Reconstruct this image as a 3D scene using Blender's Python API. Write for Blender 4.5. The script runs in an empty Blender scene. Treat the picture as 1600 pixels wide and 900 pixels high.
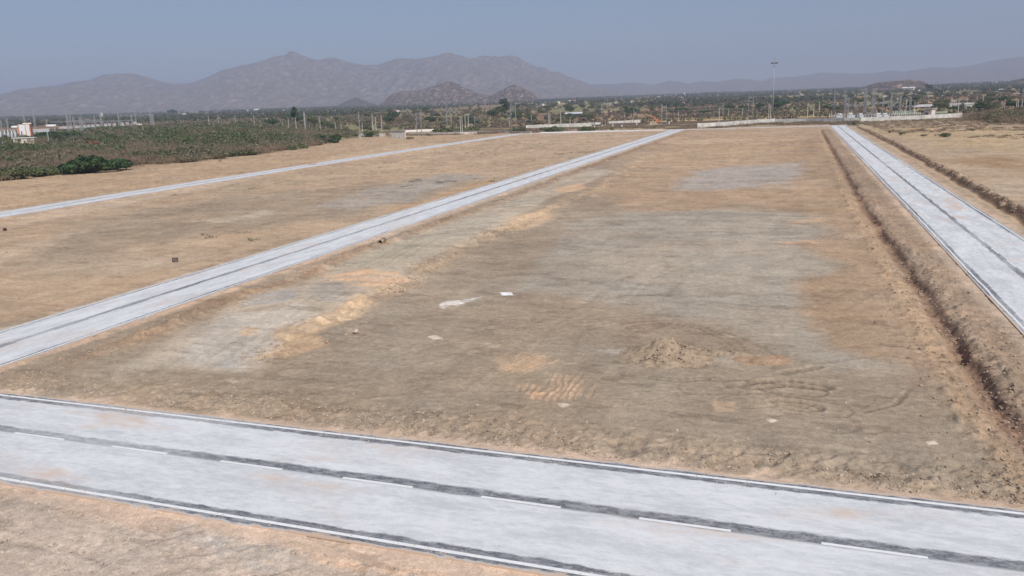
import bpy, math, random
import numpy as np
from mathutils import Matrix, Vector
random.seed(7); rng = np.random.default_rng(11)
C = bpy.data.collections.new("place"); bpy.context.scene.collection.children.link(C)
sc = bpy.context.scene

# ------------------------------------------------------------------ camera
FPX = 1215.0
H = 13.0
R = np.array([[0.94446491, 0.03995739, -0.32617393],
              [0.32668285, -0.22156962, 0.91879552],
              [-0.03555756, -0.97432557, -0.22231813]])   # world axes (rows) in camera axes x right, y down, z forward
cam_d = bpy.data.cameras.new("camera"); cam = bpy.data.objects.new("camera", cam_d); C.objects.link(cam)
m = Matrix.Identity(4)
for r in range(3):
    m[r][0] = R[r, 0]; m[r][1] = -R[r, 1]; m[r][2] = -R[r, 2]
m[2][3] = H
cam.matrix_world = m
cam_d.sensor_width = 36; cam_d.lens = 36 * FPX / 1600
cam_d.clip_start = 0.3; cam_d.clip_end = 60000
sc.camera = cam

# ------------------------------------------------------------------ sky, sun, exposure
SUN_AZ, SUN_EL = math.radians(136), math.radians(47)      # azimuth clockwise from +Y
w = bpy.data.worlds.new("World"); sc.world = w; w.use_nodes = True
nt = w.node_tree; bg = nt.nodes["Background"]
sky = nt.nodes.new("ShaderNodeTexSky"); sky.sky_type = 'NISHITA'; sky.sun_disc = False
sky.sun_elevation = SUN_EL; sky.sun_rotation = SUN_AZ
sky.air_density = 1.0; sky.dust_density = 0.5; sky.ozone_density = 4.5; sky.altitude = 200
nt.links.new(sky.outputs[0], bg.inputs[0]); bg.inputs[1].default_value = 0.08
sd = bpy.data.lights.new("sun", 'SUN'); sun = bpy.data.objects.new("sun", sd); C.objects.link(sun)
sd.energy = 4.5; sd.angle = math.radians(0.55); sd.color = (1, 0.95, 0.88)
sv = Vector((math.sin(SUN_AZ) * math.cos(SUN_EL), math.cos(SUN_AZ) * math.cos(SUN_EL), math.sin(SUN_EL)))
sun.rotation_euler = sv.to_track_quat('Z', 'Y').to_euler(); sun.location = (60, -40, 90)
sc.view_settings.view_transform = 'Standard'; sc.view_settings.look = 'None'
sc.view_settings.exposure = 0.0; sc.view_settings.gamma = 1
sc.cycles.max_bounces = 6; sc.cycles.transparent_max_bounces = 6; sc.cycles.volume_bounces = 1
sc.cycles.volume_max_steps = 64

# ------------------------------------------------------------------ helpers
def lin(v):
    v = np.asarray(v, float) / 255
    return np.where(v <= 0.04045, v / 12.92, ((v + 0.055) / 1.055) ** 2.4)
LIT = 0.95
def A(r, g, b):            # albedo of a ground that looks (r,g,b) in full daylight
    return lin((r, g, b)) / LIT
_P = np.random.default_rng(5).permutation(4096)
def _h(ix, iy, s):
    return _P[(_P[(_P[(ix & 4095)] + iy) & 4095] + s * 131) & 4095] / 4096.0
def vn(x, y, s=0):         # smooth value noise 0..1
    x = np.asarray(x, float); y = np.asarray(y, float)
    ix = np.floor(x).astype(np.int64); iy = np.floor(y).astype(np.int64)
    fx = x - ix; fy = y - iy; fx = fx * fx * (3 - 2 * fx); fy = fy * fy * (3 - 2 * fy)
    a = _h(ix, iy, s); b = _h(ix + 1, iy, s); c = _h(ix, iy + 1, s); d = _h(ix + 1, iy + 1, s)
    return (a * (1 - fx) + b * fx) * (1 - fy) + (c * (1 - fx) + d * fx) * fy
def fbm(x, y, s=0, o=4, g=0.5):
    t = 0; amp = 1; n = 0
    for i in range(o):
        t = t + amp * vn(x * 2 ** i + 17.3 * i, y * 2 ** i - 9.1 * i, s + i); n += amp; amp *= g
    return t / n
def sm(a, b, x):
    t = np.clip((x - a) / (b - a), 0, 1); return t * t * (3 - 2 * t)

def ray(px, py):
    return R @ np.array([px - 800.0, py - 450.0, FPX])
def at0(px, py):           # point of the level ground seen there
    d = ray(px, py); t = -H / d[2]; return np.array([d[0] * t, d[1] * t])
def base_z(x, y):          # the plain is level to the railway and then climbs very gently to the hills
    x = np.asarray(x, float); y = np.asarray(y, float)
    d = np.hypot(x, y)
    d0 = 620 - 300 * sm(-150, -420, x)
    t = (d - d0) / 60
    sp = np.where(t > 20, t, np.log1p(np.exp(np.clip(t, -30, 20)))) * 60
    return 0.0145 * sp
def at(px, py):
    d = ray(px, py); hh = math.hypot(d[0], d[1]); u = d / hh
    s = 15.0
    for i in range(4000):
        z = H + u[2] * s
        if z <= float(base_z(u[0] * s, u[1] * s)): break
        s *= 1.004
        if s > 9000: break
    return Vector((u[0] * s, u[1] * s, float(base_z(u[0] * s, u[1] * s))))
def at_d(px, dist, py=170):          # ground point in the direction of the column px at a ground distance
    d = ray(px, py); hh = math.hypot(d[0], d[1])
    x, y = d[0] / hh * dist, d[1] / hh * dist
    return Vector((x, y, float(base_z(x, y))))
def size_at(p, npx):                 # metres covered by npx photo pixels at point p
    f = R.T @ np.array([p[0], p[1], p[2] - H]); return npx * f[2] / FPX

def tag(o, label=None, cat=None, group=None, kind=None):
    if label: o['label'] = label
    if cat: o['category'] = cat
    if group: o['group'] = group
    if kind: o['kind'] = kind
    return o
def empty(name, loc, label, cat, group=None, rz=0):
    o = bpy.data.objects.new(name, None); C.objects.link(o); o.location = loc; o.rotation_euler = (0, 0, rz)
    o.empty_display_size = 0.5
    return tag(o, label, cat, group)
def mesh_np(name, V, F, mat, parent=None, smooth=False, mats=None, midx=None):
    V = np.asarray(V, np.float32); F = np.asarray(F, np.int32)
    me = bpy.data.meshes.new(name); k = F.shape[1]
    me.vertices.add(len(V)); me.vertices.foreach_set('co', V.ravel())
    me.loops.add(F.size); me.loops.foreach_set('vertex_index', F.ravel())
    me.polygons.add(len(F)); me.polygons.foreach_set('loop_start', np.arange(len(F), dtype=np.int32) * k)
    me.polygons.foreach_set('loop_total', np.full(len(F), k, np.int32))
    me.update(calc_edges=True)
    me.polygons.foreach_set('use_smooth', np.full(len(F), bool(smooth)))
    if mats:
        for mm in mats: me.materials.append(mm)
        me.polygons.foreach_set('material_index', np.asarray(midx, np.int32))
    elif mat: me.materials.append(mat)
    o = bpy.data.objects.new(name, me); C.objects.link(o)
    if parent: o.parent = parent
    return o
class MB:
    def __init__(s): s.v = []; s.f = []
    def add(s, vs, fs):
        n = len(s.v); s.v += [tuple(v) for v in vs]; s.f += [[n + i for i in f] for f in fs]
    def box(s, c, d, rz=0.0, taper=1.0):
        cx, cy, cz = c; dx, dy, dz = d[0] / 2, d[1] / 2, d[2] / 2; cr, sr = math.cos(rz), math.sin(rz); vs = []
        for k in (-1, 1):
            t = 1 if k < 0 else taper
            for i, j in ((-1, -1), (1, -1), (1, 1), (-1, 1)):
                x, y = i * dx * t, j * dy * t
                vs.append((cx + x * cr - y * sr, cy + x * sr + y * cr, cz + k * dz))
        s.add(vs, [(3, 2, 1, 0), (4, 5, 6, 7), (0, 1, 5, 4), (1, 2, 6, 5), (2, 3, 7, 6), (3, 0, 4, 7)]); return s
    def bar(s, p, q, r, n=4, r2=None):
        p = Vector(p); q = Vector(q); z = (q - p)
        if z.length < 1e-6: return s
        z.normalize(); a = z.orthogonal().normalized(); b = z.cross(a); r2 = r if r2 is None else r2
        vs = [p + (a * math.cos(2 * math.pi * (i + .5) / n) + b * math.sin(2 * math.pi * (i + .5) / n)) * r for i in range(n)]
        vs += [q + (a * math.cos(2 * math.pi * (i + .5) / n) + b * math.sin(2 * math.pi * (i + .5) / n)) * r2 for i in range(n)]
        s.add(vs, [tuple(reversed(range(n))), tuple(range(n, 2 * n))] + [(i, (i + 1) % n, n + (i + 1) % n, n + i) for i in range(n)]); return s
    def build(s, name, mat, parent=None, smooth=False):
        me = bpy.data.meshes.new(name); me.from_pydata(s.v, [], s.f); me.update()
        if mat: me.materials.append(mat)
        if smooth: me.polygons.foreach_set('use_smooth', np.ones(len(me.polygons), bool))
        o = bpy.data.objects.new(name, me); C.objects.link(o)
        if parent: o.parent = parent
        return o
def copy_tree(o, parent=None):
    c = o.copy(); C.objects.link(c)
    if parent: c.parent = parent
    for ch in list(o.children):
        copy_tree(ch, c)
    return c
ORD = ['first', 'second', 'third', 'fourth', 'fifth', 'sixth', 'seventh', 'eighth', 'ninth', 'tenth', 'eleventh', 'twelfth',
       'thirteenth', 'fourteenth', 'fifteenth', 'sixteenth', 'seventeenth', 'eighteenth', 'nineteenth', 'twentieth'] + \
      ['twenty-' + k for k in ('first', 'second', 'third', 'fourth', 'fifth', 'sixth', 'seventh', 'eighth', 'ninth')] + ['thirtieth'] + \
      ['thirty-' + k for k in ('first', 'second', 'third', 'fourth', 'fifth', 'sixth', 'seventh', 'eighth', 'ninth')]
def place_word(i, n):
    if i == 0: return 'leftmost'
    if i == n - 1: return 'rightmost'
    return ORD[i] + ' from the left'

# ------------------------------------------------------------------ materials
def mat(name, col, rough=0.9, scale=2.0, amt=0.18, bump=0.0, metal=0.0, col2=None, coords='Object', detail=5):
    mt = bpy.data.materials.new(name); mt.use_nodes = True; t = mt.node_tree; b = t.nodes['Principled BSDF']
    b.inputs['Roughness'].default_value = rough; b.inputs['Metallic'].default_value = metal
    b.inputs['Specular IOR Level'].default_value = 0.25
    tc = t.nodes.new('ShaderNodeTexCoord'); n = t.nodes.new('ShaderNodeTexNoise'); n.inputs['Scale'].default_value = scale
    n.inputs['Detail'].default_value = detail
    t.links.new(tc.outputs[coords], n.inputs['Vector'])
    rp = t.nodes.new('ShaderNodeValToRGB'); e = rp.color_ramp.elements
    c2 = col2 if col2 is not None else tuple(min(1, k * (1 + amt)) for k in col)
    c1 = tuple(k * (1 - amt) for k in col)
    e[0].position = 0.3; e[1].position = 0.7
    e[0].color = (*c1, 1); e[1].color = (*c2, 1)
    t.links.new(n.outputs['Fac'], rp.inputs['Fac']); t.links.new(rp.outputs[0], b.inputs['Base Color'])
    if bump:
        bp = t.nodes.new('ShaderNodeBump'); bp.inputs['Strength'].default_value = bump; bp.inputs['Distance'].default_value = 0.1
        t.links.new(n.outputs['Fac'], bp.inputs['Height']); t.links.new(bp.outputs[0], b.inputs['Normal'])
    return mt
def leafmat(name, dark, light, third=None):
    mt = bpy.data.materials.new(name); mt.use_nodes = True; t = mt.node_tree; b = t.nodes['Principled BSDF']
    b.inputs['Roughness'].default_value = 0.75; b.inputs['Specular IOR Level'].default_value = 0.15
    g = t.nodes.new('ShaderNodeNewGeometry'); rp = t.nodes.new('ShaderNodeValToRGB'); e = rp.color_ramp.elements
    e[0].color = (*dark, 1); e[1].color = (*light, 1)
    if third is not None:
        k = e.new(0.55); k.color = (*third, 1)
    tc = t.nodes.new('ShaderNodeTexCoord'); n = t.nodes.new('ShaderNodeTexNoise'); n.inputs['Scale'].default_value = 0.35
    t.links.new(tc.outputs['Object'], n.inputs['Vector'])
    mx = t.nodes.new('ShaderNodeMath'); mx.operation = 'MULTIPLY_ADD'; mx.inputs[1].default_value = 0.45; 
    s2 = t.nodes.new('ShaderNodeMath'); s2.operation = 'MULTIPLY_ADD'; s2.inputs[1].default_value = 1.6; s2.inputs[2].default_value = -0.5
    t.links.new(n.outputs['Fac'], s2.inputs[0])
    t.links.new(g.outputs['Random Per Island'], mx.inputs[0]); t.links.new(s2.outputs[0], mx.inputs[2])
    t.links.new(mx.outputs[0], rp.inputs['Fac']); t.links.new(rp.outputs[0], b.inputs['Base Color'])
    tr = t.nodes.new('ShaderNodeBsdfTranslucent'); mix = t.nodes.new('ShaderNodeMixShader'); mix.inputs[0].default_value = 0.25
    t.links.new(rp.outputs[0], tr.inputs['Color']); t.links.new(b.outputs[0], mix.inputs[1]); t.links.new(tr.outputs[0], mix.inputs[2])
    t.links.new(mix.outputs[0], t.nodes['Material Output'].inputs[0])
    return mt
M = dict(
    concrete=mat('concrete', (0.54, 0.52, 0.48), 0.9, 1.5, 0.15),
    wall=mat('weathered_wall', (0.60, 0.57, 0.52), 0.95, 0.35, 0.28, col2=(0.72, 0.70, 0.66)),
    steel=mat('galvanised_steel', (0.36, 0.37, 0.38), 0.6, 3, 0.15, metal=0.3),
    darksteel=mat('dark_steel', (0.10, 0.10, 0.11), 0.6, 3, 0.2, metal=0.3),
    insul=mat('porcelain', (0.70, 0.72, 0.73), 0.4, 3, 0.1),
    white=mat('white_paint', (0.78, 0.77, 0.74), 0.7, 0.8, 0.1),
    cream=mat('cream_paint', (0.75, 0.70, 0.56), 0.8, 0.8, 0.1),
    pink=mat('pale_pink_paint', (0.80, 0.66, 0.62), 0.8, 0.8, 0.1),
    orange=mat('orange_paint', (0.55, 0.24, 0.15), 0.8, 0.8, 0.15),
    orange2=mat('orange_machine_paint', (0.72, 0.27, 0.12), 0.5, 1.5, 0.15),
    side_shade=mat('mauve_side_shade', (0.22, 0.17, 0.24), 0.8, 0.8, 0.12),  # shaded tone of the guard house's left face, held in the colour
    sheet=mat('roof_sheet', (0.45, 0.44, 0.43), 0.6, 1.2, 0.25),
    tile=mat('clay_tile', (0.35, 0.17, 0.11), 0.9, 1.2, 0.25),
    glass=mat('dark_window', (0.03, 0.035, 0.04), 0.2, 1, 0.2),
    tank=mat('pale_grey_tank', (0.55, 0.57, 0.60), 0.5, 1, 0.1),
    bark=mat('bark', (0.12, 0.09, 0.065), 0.95, 4, 0.3),
    rust=mat('rusty_rail', (0.10, 0.055, 0.04), 0.7, 2, 0.3),
    sleeper=mat('concrete_sleeper', (0.25, 0.23, 0.20), 0.9, 2, 0.2),
    ballast=mat('ballast', (0.19, 0.13, 0.10), 0.95, 3, 0.35, bump=0.6),
    soil=mat('dug_soil', (0.37, 0.275, 0.195), 0.97, 2.2, 0.22, bump=0.7),
    soil_dark=mat('churned_soil', (0.36, 0.272, 0.188), 0.97, 3.5, 0.25, bump=0.9),
    soil_red=mat('orange_soil', (0.37, 0.25, 0.165), 0.97, 2.2, 0.2, bump=0.7),
    rock=mat('stone', (0.47, 0.39, 0.31), 0.95, 3.5, 0.3, bump=0.5),
    clay=mat('clay_pipe', (0.33, 0.25, 0.19), 0.8, 3, 0.2),
    blackbox=mat('dark_drum', (0.045, 0.04, 0.04), 0.7, 3, 0.2),
    yellow=mat('pale_yellow_post', (0.62, 0.54, 0.34), 0.8, 2, 0.15),
    greenfence=mat('green_fence', (0.22, 0.29, 0.17), 0.8, 2, 0.15),
    paint=mat('line_paint', (0.80, 0.80, 0.79), 0.7, 6, 0.07),
)
G = 1.0
L = dict(
    green=leafmat('leaf_green', (0.06, 0.078, 0.035), (0.20, 0.225, 0.105), (0.125, 0.15, 0.065)),
    dark=leafmat('leaf_dark_green', (0.028, 0.055, 0.026), (0.10, 0.17, 0.07), (0.055, 0.10, 0.04)),
    olive=leafmat('leaf_olive', (0.11, 0.105, 0.06), (0.30, 0.27, 0.17), (0.20, 0.185, 0.115)),
    brown=leafmat('twig_brown', (0.15, 0.11, 0.08), (0.36, 0.27, 0.19), (0.25, 0.19, 0.13)),
    scrub=leafmat('scrub_mixed', (0.11, 0.10, 0.06), (0.40, 0.295, 0.21), (0.265, 0.20, 0.14)),
    red=leafmat('leaf_orange_red', (0.24, 0.09, 0.05), (0.50, 0.22, 0.13)),
    wood=leafmat('far_wood', (0.05, 0.06, 0.038), (0.16, 0.17, 0.10)),
)
# ------------------------------------------------------------------ roads: centre lines as functions of Y (side roads) and X (front road)
HW = 3.5
def xA(Y): return -44.7 - 0.0249 * (Y - 32.0)
def xB(Y): return 16.45 + 0.0187 * (Y - 48.0)
LYS = np.array([-20., 87.6, 118.5, 165.6, 252.9, 362, 411.9]); LXS = np.array([-107., -115.1, -119.0, -123.5, -131.5, -139.5, -142.5])
def xL(Y): return np.interp(Y, LYS, LXS)
YF = 22.70                 # centre of the front road
YBK = 424.0                # back road

# curves of the trench beside the right-hand road, and the heap on its other side
TY = np.array([27., 32.3, 35.7, 43.8, 57.8, 70.9, 102.5, 175.5, 370.5]); TX = np.array([9.6, 9.0, 8.95, 8.9, 8.95, 9.0, 9.15, 10.3, 13.9])
BY = np.array([20., 97.8, 142.2, 241.9, 410.8]); BX = np.array([22.4, 24.7, 26.3, 28.9, 31.3])
RY = np.array([30., 38.3, 46.9, 54.4, 65.3, 91.2, 120.5, 205.5]); RX = np.array([-26.2, -27.2, -28.3, -28.0, -29.4, -29.5, -28.6, -34.4])

def relief(x, y):
    """all near-ground relief in metres, plus masks used for colouring"""
    d = np.hypot(x, y)
    near = 1 - sm(430, 560, d)
    n1 = fbm(x / 9, y / 9, 1, 3) - .5
    n2 = fbm(x / 1.1, y / 1.1, 2, 3) - .5
    n3 = fbm(x / 0.33, y / 0.33, 3, 2) - .5
    z = n1 * 0.10 * near + n2 * 0.045 * near
    rough = np.zeros_like(x)
    # clods beside the front road
    band = sm(26.4, 27.0, y) * (1 - sm(28.6, 30.2, y + 1.2 * (fbm(x / 5, y / 5, 9, 2) - .5))) * sm(-60, -30, x)* (1-sm(11,14,x))
    rough = np.maximum(rough, band)
    low = 1 - sm(18.0, 18.9, y)
    rough = np.maximum(rough, low * (0.08 + 0.45 * sm(.5, .68, fbm(x / 4, y / 4, 12, 2))))
    # trench
    tx = np.interp(y, TY, TX); wob = (fbm(y / 3.1, x * 0, 21, 3) - .5) * 0.7
    s = x - tx - wob
    on = sm(26.5, 29.5, y) * (1 - sm(360, 385, y))
    wd = 0.50 + 0.22 * (fbm(y / 5, x * 0, 23, 2) - .5)
    pit = np.exp(-(np.abs(s) / wd) ** 4)
    dep = 0.10 + 0.55 * fbm(y / 4, x * 0, 25, 2)
    z = z - on * pit * dep
    lumps = fbm(x / 0.55, y / 0.75, 27, 3)
    z = z + on * (np.exp(-((s - 1.35) / 0.55) ** 2) * (0.08 + 0.55 * np.clip(lumps - .38, 0, 1)) + np.exp(-((s + 1.6) / 0.5) ** 2) * (0.02 + 0.45 * np.clip(lumps - .45, 0, 1)))
    z = z + on * np.exp(-((s - 3.0) / 1.2) ** 2) * 0.3 * np.clip(lumps - .45, 0, 1)
    side = on * np.exp(-((s - 0.6) / 2.6) ** 2)
    rough = np.maximum(rough, side)
    tr = on * np.exp(-((s - .25) / 0.62) ** 2)
    # heap right of the right-hand road
    bx = np.interp(y, BY, BX); s2 = x - bx - (fbm(y / 4, x * 0, 31, 3) - .5) * 1.0
    onb = sm(30, 34, y) * (1 - sm(392, 408, y))
    bl = fbm(x / 0.8, y / 1.2, 33, 3)
    z = z + onb * (np.exp(-(s2 / 0.62) ** 2) * (0.25 + 1.1 * np.clip(bl - .3, 0, 1)) - np.exp(-((s2 + 1.15) / .45) ** 2) * .35)
    br = onb * np.exp(-((s2 + 0.55) / 0.60) ** 2)
    # dug strip right of the middle road
    a = x - xA(y)
    ona = sm(28, 36, y) * (1 - sm(360, 400, y))
    ac = 6.6 + (fbm(y / 9, x * 0, 35, 3) - .5) * 2.6
    al = fbm(x / 0.9, y / 0.9, 37, 3)
    z = z + ona * np.exp(-((a - ac) / 0.9) ** 2) * (0.1 + 0.9 * np.clip(al - .42, 0, 1))
    ar = ona * np.exp(-((a - ac) / 1.25) ** 2)
    rough = np.maximum(rough, ar * .8)
    # lumpy edge of the pale strip
    rx = np.interp(y, RY, RX); s3 = x - rx - (fbm(y / 5, x * 0, 41, 3) - .5) * 3.2
    onr = sm(33, 40, y) * (1 - sm(195, 225, y))
    rg = onr * np.exp(-(s3 / 1.3) ** 2)
    z = z + rg * 0.55 * np.clip(fbm(x / 0.9, y / 0.9, 43, 3) - .42, 0, 1) + onr * 0.22 * sm(0.7, -0.9, s3) * sm(-9, -5, s3)
    rough = np.maximum(rough, rg)
    z = z + rough * (0.26 * n3 * sm(140, 50, d) + 0.20 * n2)
    # ground is graded flat where the roads lie
    def flat(q, hw): return sm(hw + .15, hw + 1.1, np.abs(q))
    k = flat(a, HW + .35)
    k = np.where(y < 22, 1, k)
    kb = flat(x - xB(y), HW + .3); kb = np.where(y < 22, 1, kb)
    kl = flat(x - xL(y), HW + .3)
    kf = flat(y - YF, HW + .35)
    kk = flat(y - YBK, 6.5) ; kk = np.where((x < -150) | (x > 36), 1, kk)
    keep = np.minimum.reduce([k, kb, kl, kf, kk])
    z = z * keep
    return z, dict(rough=rough, trench=tr, berm=br, dug=ar, ridge=rg, a=a, b=x - xB(y), l=x - xL(y), fr=y - YF, keep=keep, s=s, s3=s3)

def sdist(px, py, poly):
    """signed distance (positive inside) to a polygon"""
    n = len(poly); dmin = np.full(px.shape, 1e18); ins = np.zeros(px.shape, bool)
    for i in range(n):
        ax, ay = poly[i]; bx, by = poly[(i + 1) % n]
        ex, ey = bx - ax, by - ay; wx, wy = px - ax, py - ay
        t = np.clip((wx * ex + wy * ey) / (ex * ex + ey * ey + 1e-12), 0, 1)
        dmin = np.minimum(dmin, (wx - ex * t) ** 2 + (wy - ey * t) ** 2)
        c = (ay > py) != (by > py)
        xi = (bx - ax) * (py - ay) / (by - ay + (1e-12 if by == ay else 0)) + ax
        ins ^= c & (px < xi)
    return np.sqrt(dmin) * np.where(ins, 1, -1)

def on_verge(mk, x, y):
    return sm(.9, 1.5, mk['s']) * sm(-4.3, -5.0, mk['b']) * sm(27, 30, y) * (1 - sm(330, 390, y))
# soil patches of the plots: outline (traced on level ground), colour, softness in metres, raggedness, opacity
PATCH = [
 # far light tan of the middle plot
 ([(1000,330),(940,300),(1010,245),(1060,207),(1290,199),(1283,260),(1310,345),(1200,320),(1120,328)], (178,150,121), 3.5, 5, .95),
 # tan strip along the trench
 ([(1190,320),(1230,240),(1283,203),(1335,290),(1400,400),(1460,480),(1590,700),(1560,690),(1500,600),(1440,575),(1300,543),(1250,505),(1250,445),(1330,420),(1240,388),(1290,345)], (168, 141, 113), .8, 1.8, .9),
 ([(1300,340),(1350,345),(1400,420),(1470,540),(1520,600),(1440,560),(1330,470),(1330,420),(1280,395)], (169,144,119), 1.0, 2.2, .7),
 # grey rolled gravel
 ([(900,345),(1000,330),(1150,328),(1290,340),(1292,370),(1235,384),(1320,413),(1312,428),(1262,440),(1250,465),(1255,500),(1300,540),(1425,558),(1425,572),(1320,575),(1190,545),(1140,510),(1050,495),(900,470),(800,450),(850,400)], (167,155,139), 1.2, 1.6, .85),
 ([(1050,290),(1090,268),(1150,260),(1255,254),(1245,288),(1150,297),(1080,298)], (168,158,149), 2.5, 3.5, .9),
 # pale strip beside the middle road
 ([(190,572),(380,470),(600,352),(700,318),(830,284),(930,262),(960,270),(860,312),(760,370),(690,405),(600,455),(520,510),(450,540),(390,580),(260,582)], (186,170,149), .7, 1.4, .95),
 ([(500,425),(560,400),(760,330),(780,345),(700,385),(620,425)], (180,168,147), .8, 1.5, .8),
 ([(260,560),(350,500),(470,480),(470,520),(420,560),(380,578),(290,575)], (192,180,165), .6, 1.4, .8),
 # orange sand patches
 ([(505,430),(560,424),(630,432),(632,446),(590,458),(560,462),(530,450)], (208,170,133), .35, 1.0, .95),
 ([(470,512),(520,490),(570,466),(590,470),(560,495),(500,520),(525,535),(470,550),(400,562),(440,538),(410,525)], (200,168,131), .4, 1.2, .85),
 ([(360,530),(380,515),(400,520),(395,528)], (205,172,135), .3, .6, .9),
 ([(860,295),(905,288),(920,296),(880,304)], (208,172,136), .8, 1.2, .9),
 ([(790,345),(850,330),(875,342),(820,360),(780,362)], (196,166,132), .8, 1.5, .8),
 ([(1290,340),(1300,347),(1240,348)], (200,165,130), .8, 1.5, .8),
 ([(1215,378),(1270,374),(1275,380),(1225,382)], (205,165,130), .5, .8, .9),
 # blue-grey patches
 ([(375,478),(390,462),(430,454),(470,458),(450,475),(400,482)], (165,160,155), .35, .9, .9),
 ([(468,458),(500,444),(550,452),(572,462),(530,475),(480,478)], (168,160,150), .35, .9, .85),
 ([(330,572),(345,560),(380,562),(375,576)], (178,174,166), .25, .6, .8),
 # plot between the two left-hand roads
 ([(40,390),(120,345),(330,312),(420,300),(600,285),(720,272),(770,275),(700,300),(560,330),(470,352),(300,372),(120,400)], (158,140,118), 3.0, 5, .8),
 ([(500,322),(560,300),(690,272),(770,273),(700,290),(610,318),(540,330)], (164,153,141), 2.0, 3, .85),
 ([(0,450),(60,405),(200,385),(330,380),(250,420),(90,450)], (178,158,134), 3.0, 4, .6),
 ([(300,300),(420,275),(560,262),(600,268),(480,285),(380,300)], (172,150,123), 3.0, 4, .6),
 ([(600,330),(700,300),(760,283),(800,283),(700,318)], (186,150,113), 1.2, 2, .8),
 ([(0,352),(60,335),(200,305),(330,285),(420,275),(300,300),(160,325),(40,352)], (196,172,146), 1.2, 3, .7),
 ([(0,395),(60,372),(140,358),(60,392),(0,412)], (192,168,142), 1.2, 3, .6), ([(300,345),(420,330),(430,336),(320,352)], (196,176,150), .8, 2, .6),
 ([(480,300),(560,285),(600,284),(520,304)], (154,134,112), 1.2, 2.5, .7), ([(620,225),(760,222),(800,216),(700,236),(560,250),(480,256)], (196,168,136), 2.5, 5, .7),
 ([(430,282),(600,255),(700,240),(640,262),(520,280)], (190,164,134), 2, 4, .6), ([(680,283),(715,281),(712,285),(684,286)], (98,90,82), .4, .8, .8), ([(640,282),(660,280),(662,283),(644,285)], (110,98,88), .4, .8, .7),
 ([(0,512),(40,498),(60,505),(0,522)], (190,168,146), .4, 1, .6), ([(240,372),(330,360),(370,365),(270,382)], (186,160,130), 1, 2, .5),
 ([(900,215),(1010,212),(1000,222),(880,226)], (190,162,132), 3, 5, .6), ([(1080,232),(1180,226),(1260,232),(1160,240)], (186,156,122), 3, 5, .6), ([(1040,222),(1120,216),(1170,218),(1090,226)], (196,168,138), 3, 5, .6),
 ([(1200,290),(1290,280),(1310,290),(1240,300)], (196,168,140), 2, 3, .5), ([(1420,600),(1480,560),(1500,575),(1450,610)], (158,132,110), .6, 1.2, .6),
 ([(930,540),(990,500),(1090,498),(1170,560),(1100,575),(980,575)], (152,130,108), .8, 1.4, .5), ([(1080,560),(1150,556),(1160,572),(1090,575)], (184,170,152), .3, .8, .7),
 # front: scraped orange clay with bucket marks
 ([(1105,625),(1150,628),(1158,642),(1130,642)], (198,168,138), .12, .35, .9),
 ([(1152,562),(1220,556),(1235,566),(1170,572)], (192,150,112), .15, .4, .9),
 # bottom left verge
 ([(230,815),(320,830),(440,850),(450,880),(400,899),(330,880),(280,850)], (176,168,158), .3, .8, .8),
 ([(390,835),(520,840),(650,868),(700,899),(560,899),(540,880),(460,868)], (212,172,138), .25, .6, .8),
 ([(0,770),(80,785),(180,805),(150,812),(0,790)], (178,169,158), .3, .6, .7),
 # dry grass and scrub floor
 ([(1340,200),(1420,196),(1600,200),(1600,240),(1450,222)], (186,160,118), 6, 9, .6),
 ([(1480,250),(1560,243),(1600,250),(1600,268),(1540,262)], (160,128,92), 3, 5, .8),
 ([(1500,290),(1600,285),(1600,320),(1560,312)], (184,164,140), 3, 4, .7),
 # white powder
 ([(872,631),(886,629),(894,634),(882,638)], (226,206,182), .05, .1, 1),
 ([(1197,655),(1210,653),(1217,658),(1204,661)], (226,208,186), .05, .1, 1),
 ([(1447,690),(1460,688),(1467,693),(1453,696)], (226,208,186), .05, .1, 1),
 ([(668,527),(682,525),(690,530),(676,533)], (206,190,166), .06, .15, 1),
 ([(686,476),(705,468),(735,465),(752,463),(720,474),(700,482)], (222,212,202), .15, .4, .9),
 ([(780,457),(800,457),(800,461),(784,461)], (235,232,228), .06, .2, 1),
 ([(355,594),(366,592),(372,597),(361,599)], (196,178,156), .06, .1, .9),
 ([(930,548),(1000,544),(1010,550),(940,553)], (190,178,164), .1, .25, .8),
 ([(545,510),(570,512),(575,525),(552,524)], (186,160,135), .2, .4, .7),
]
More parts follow.
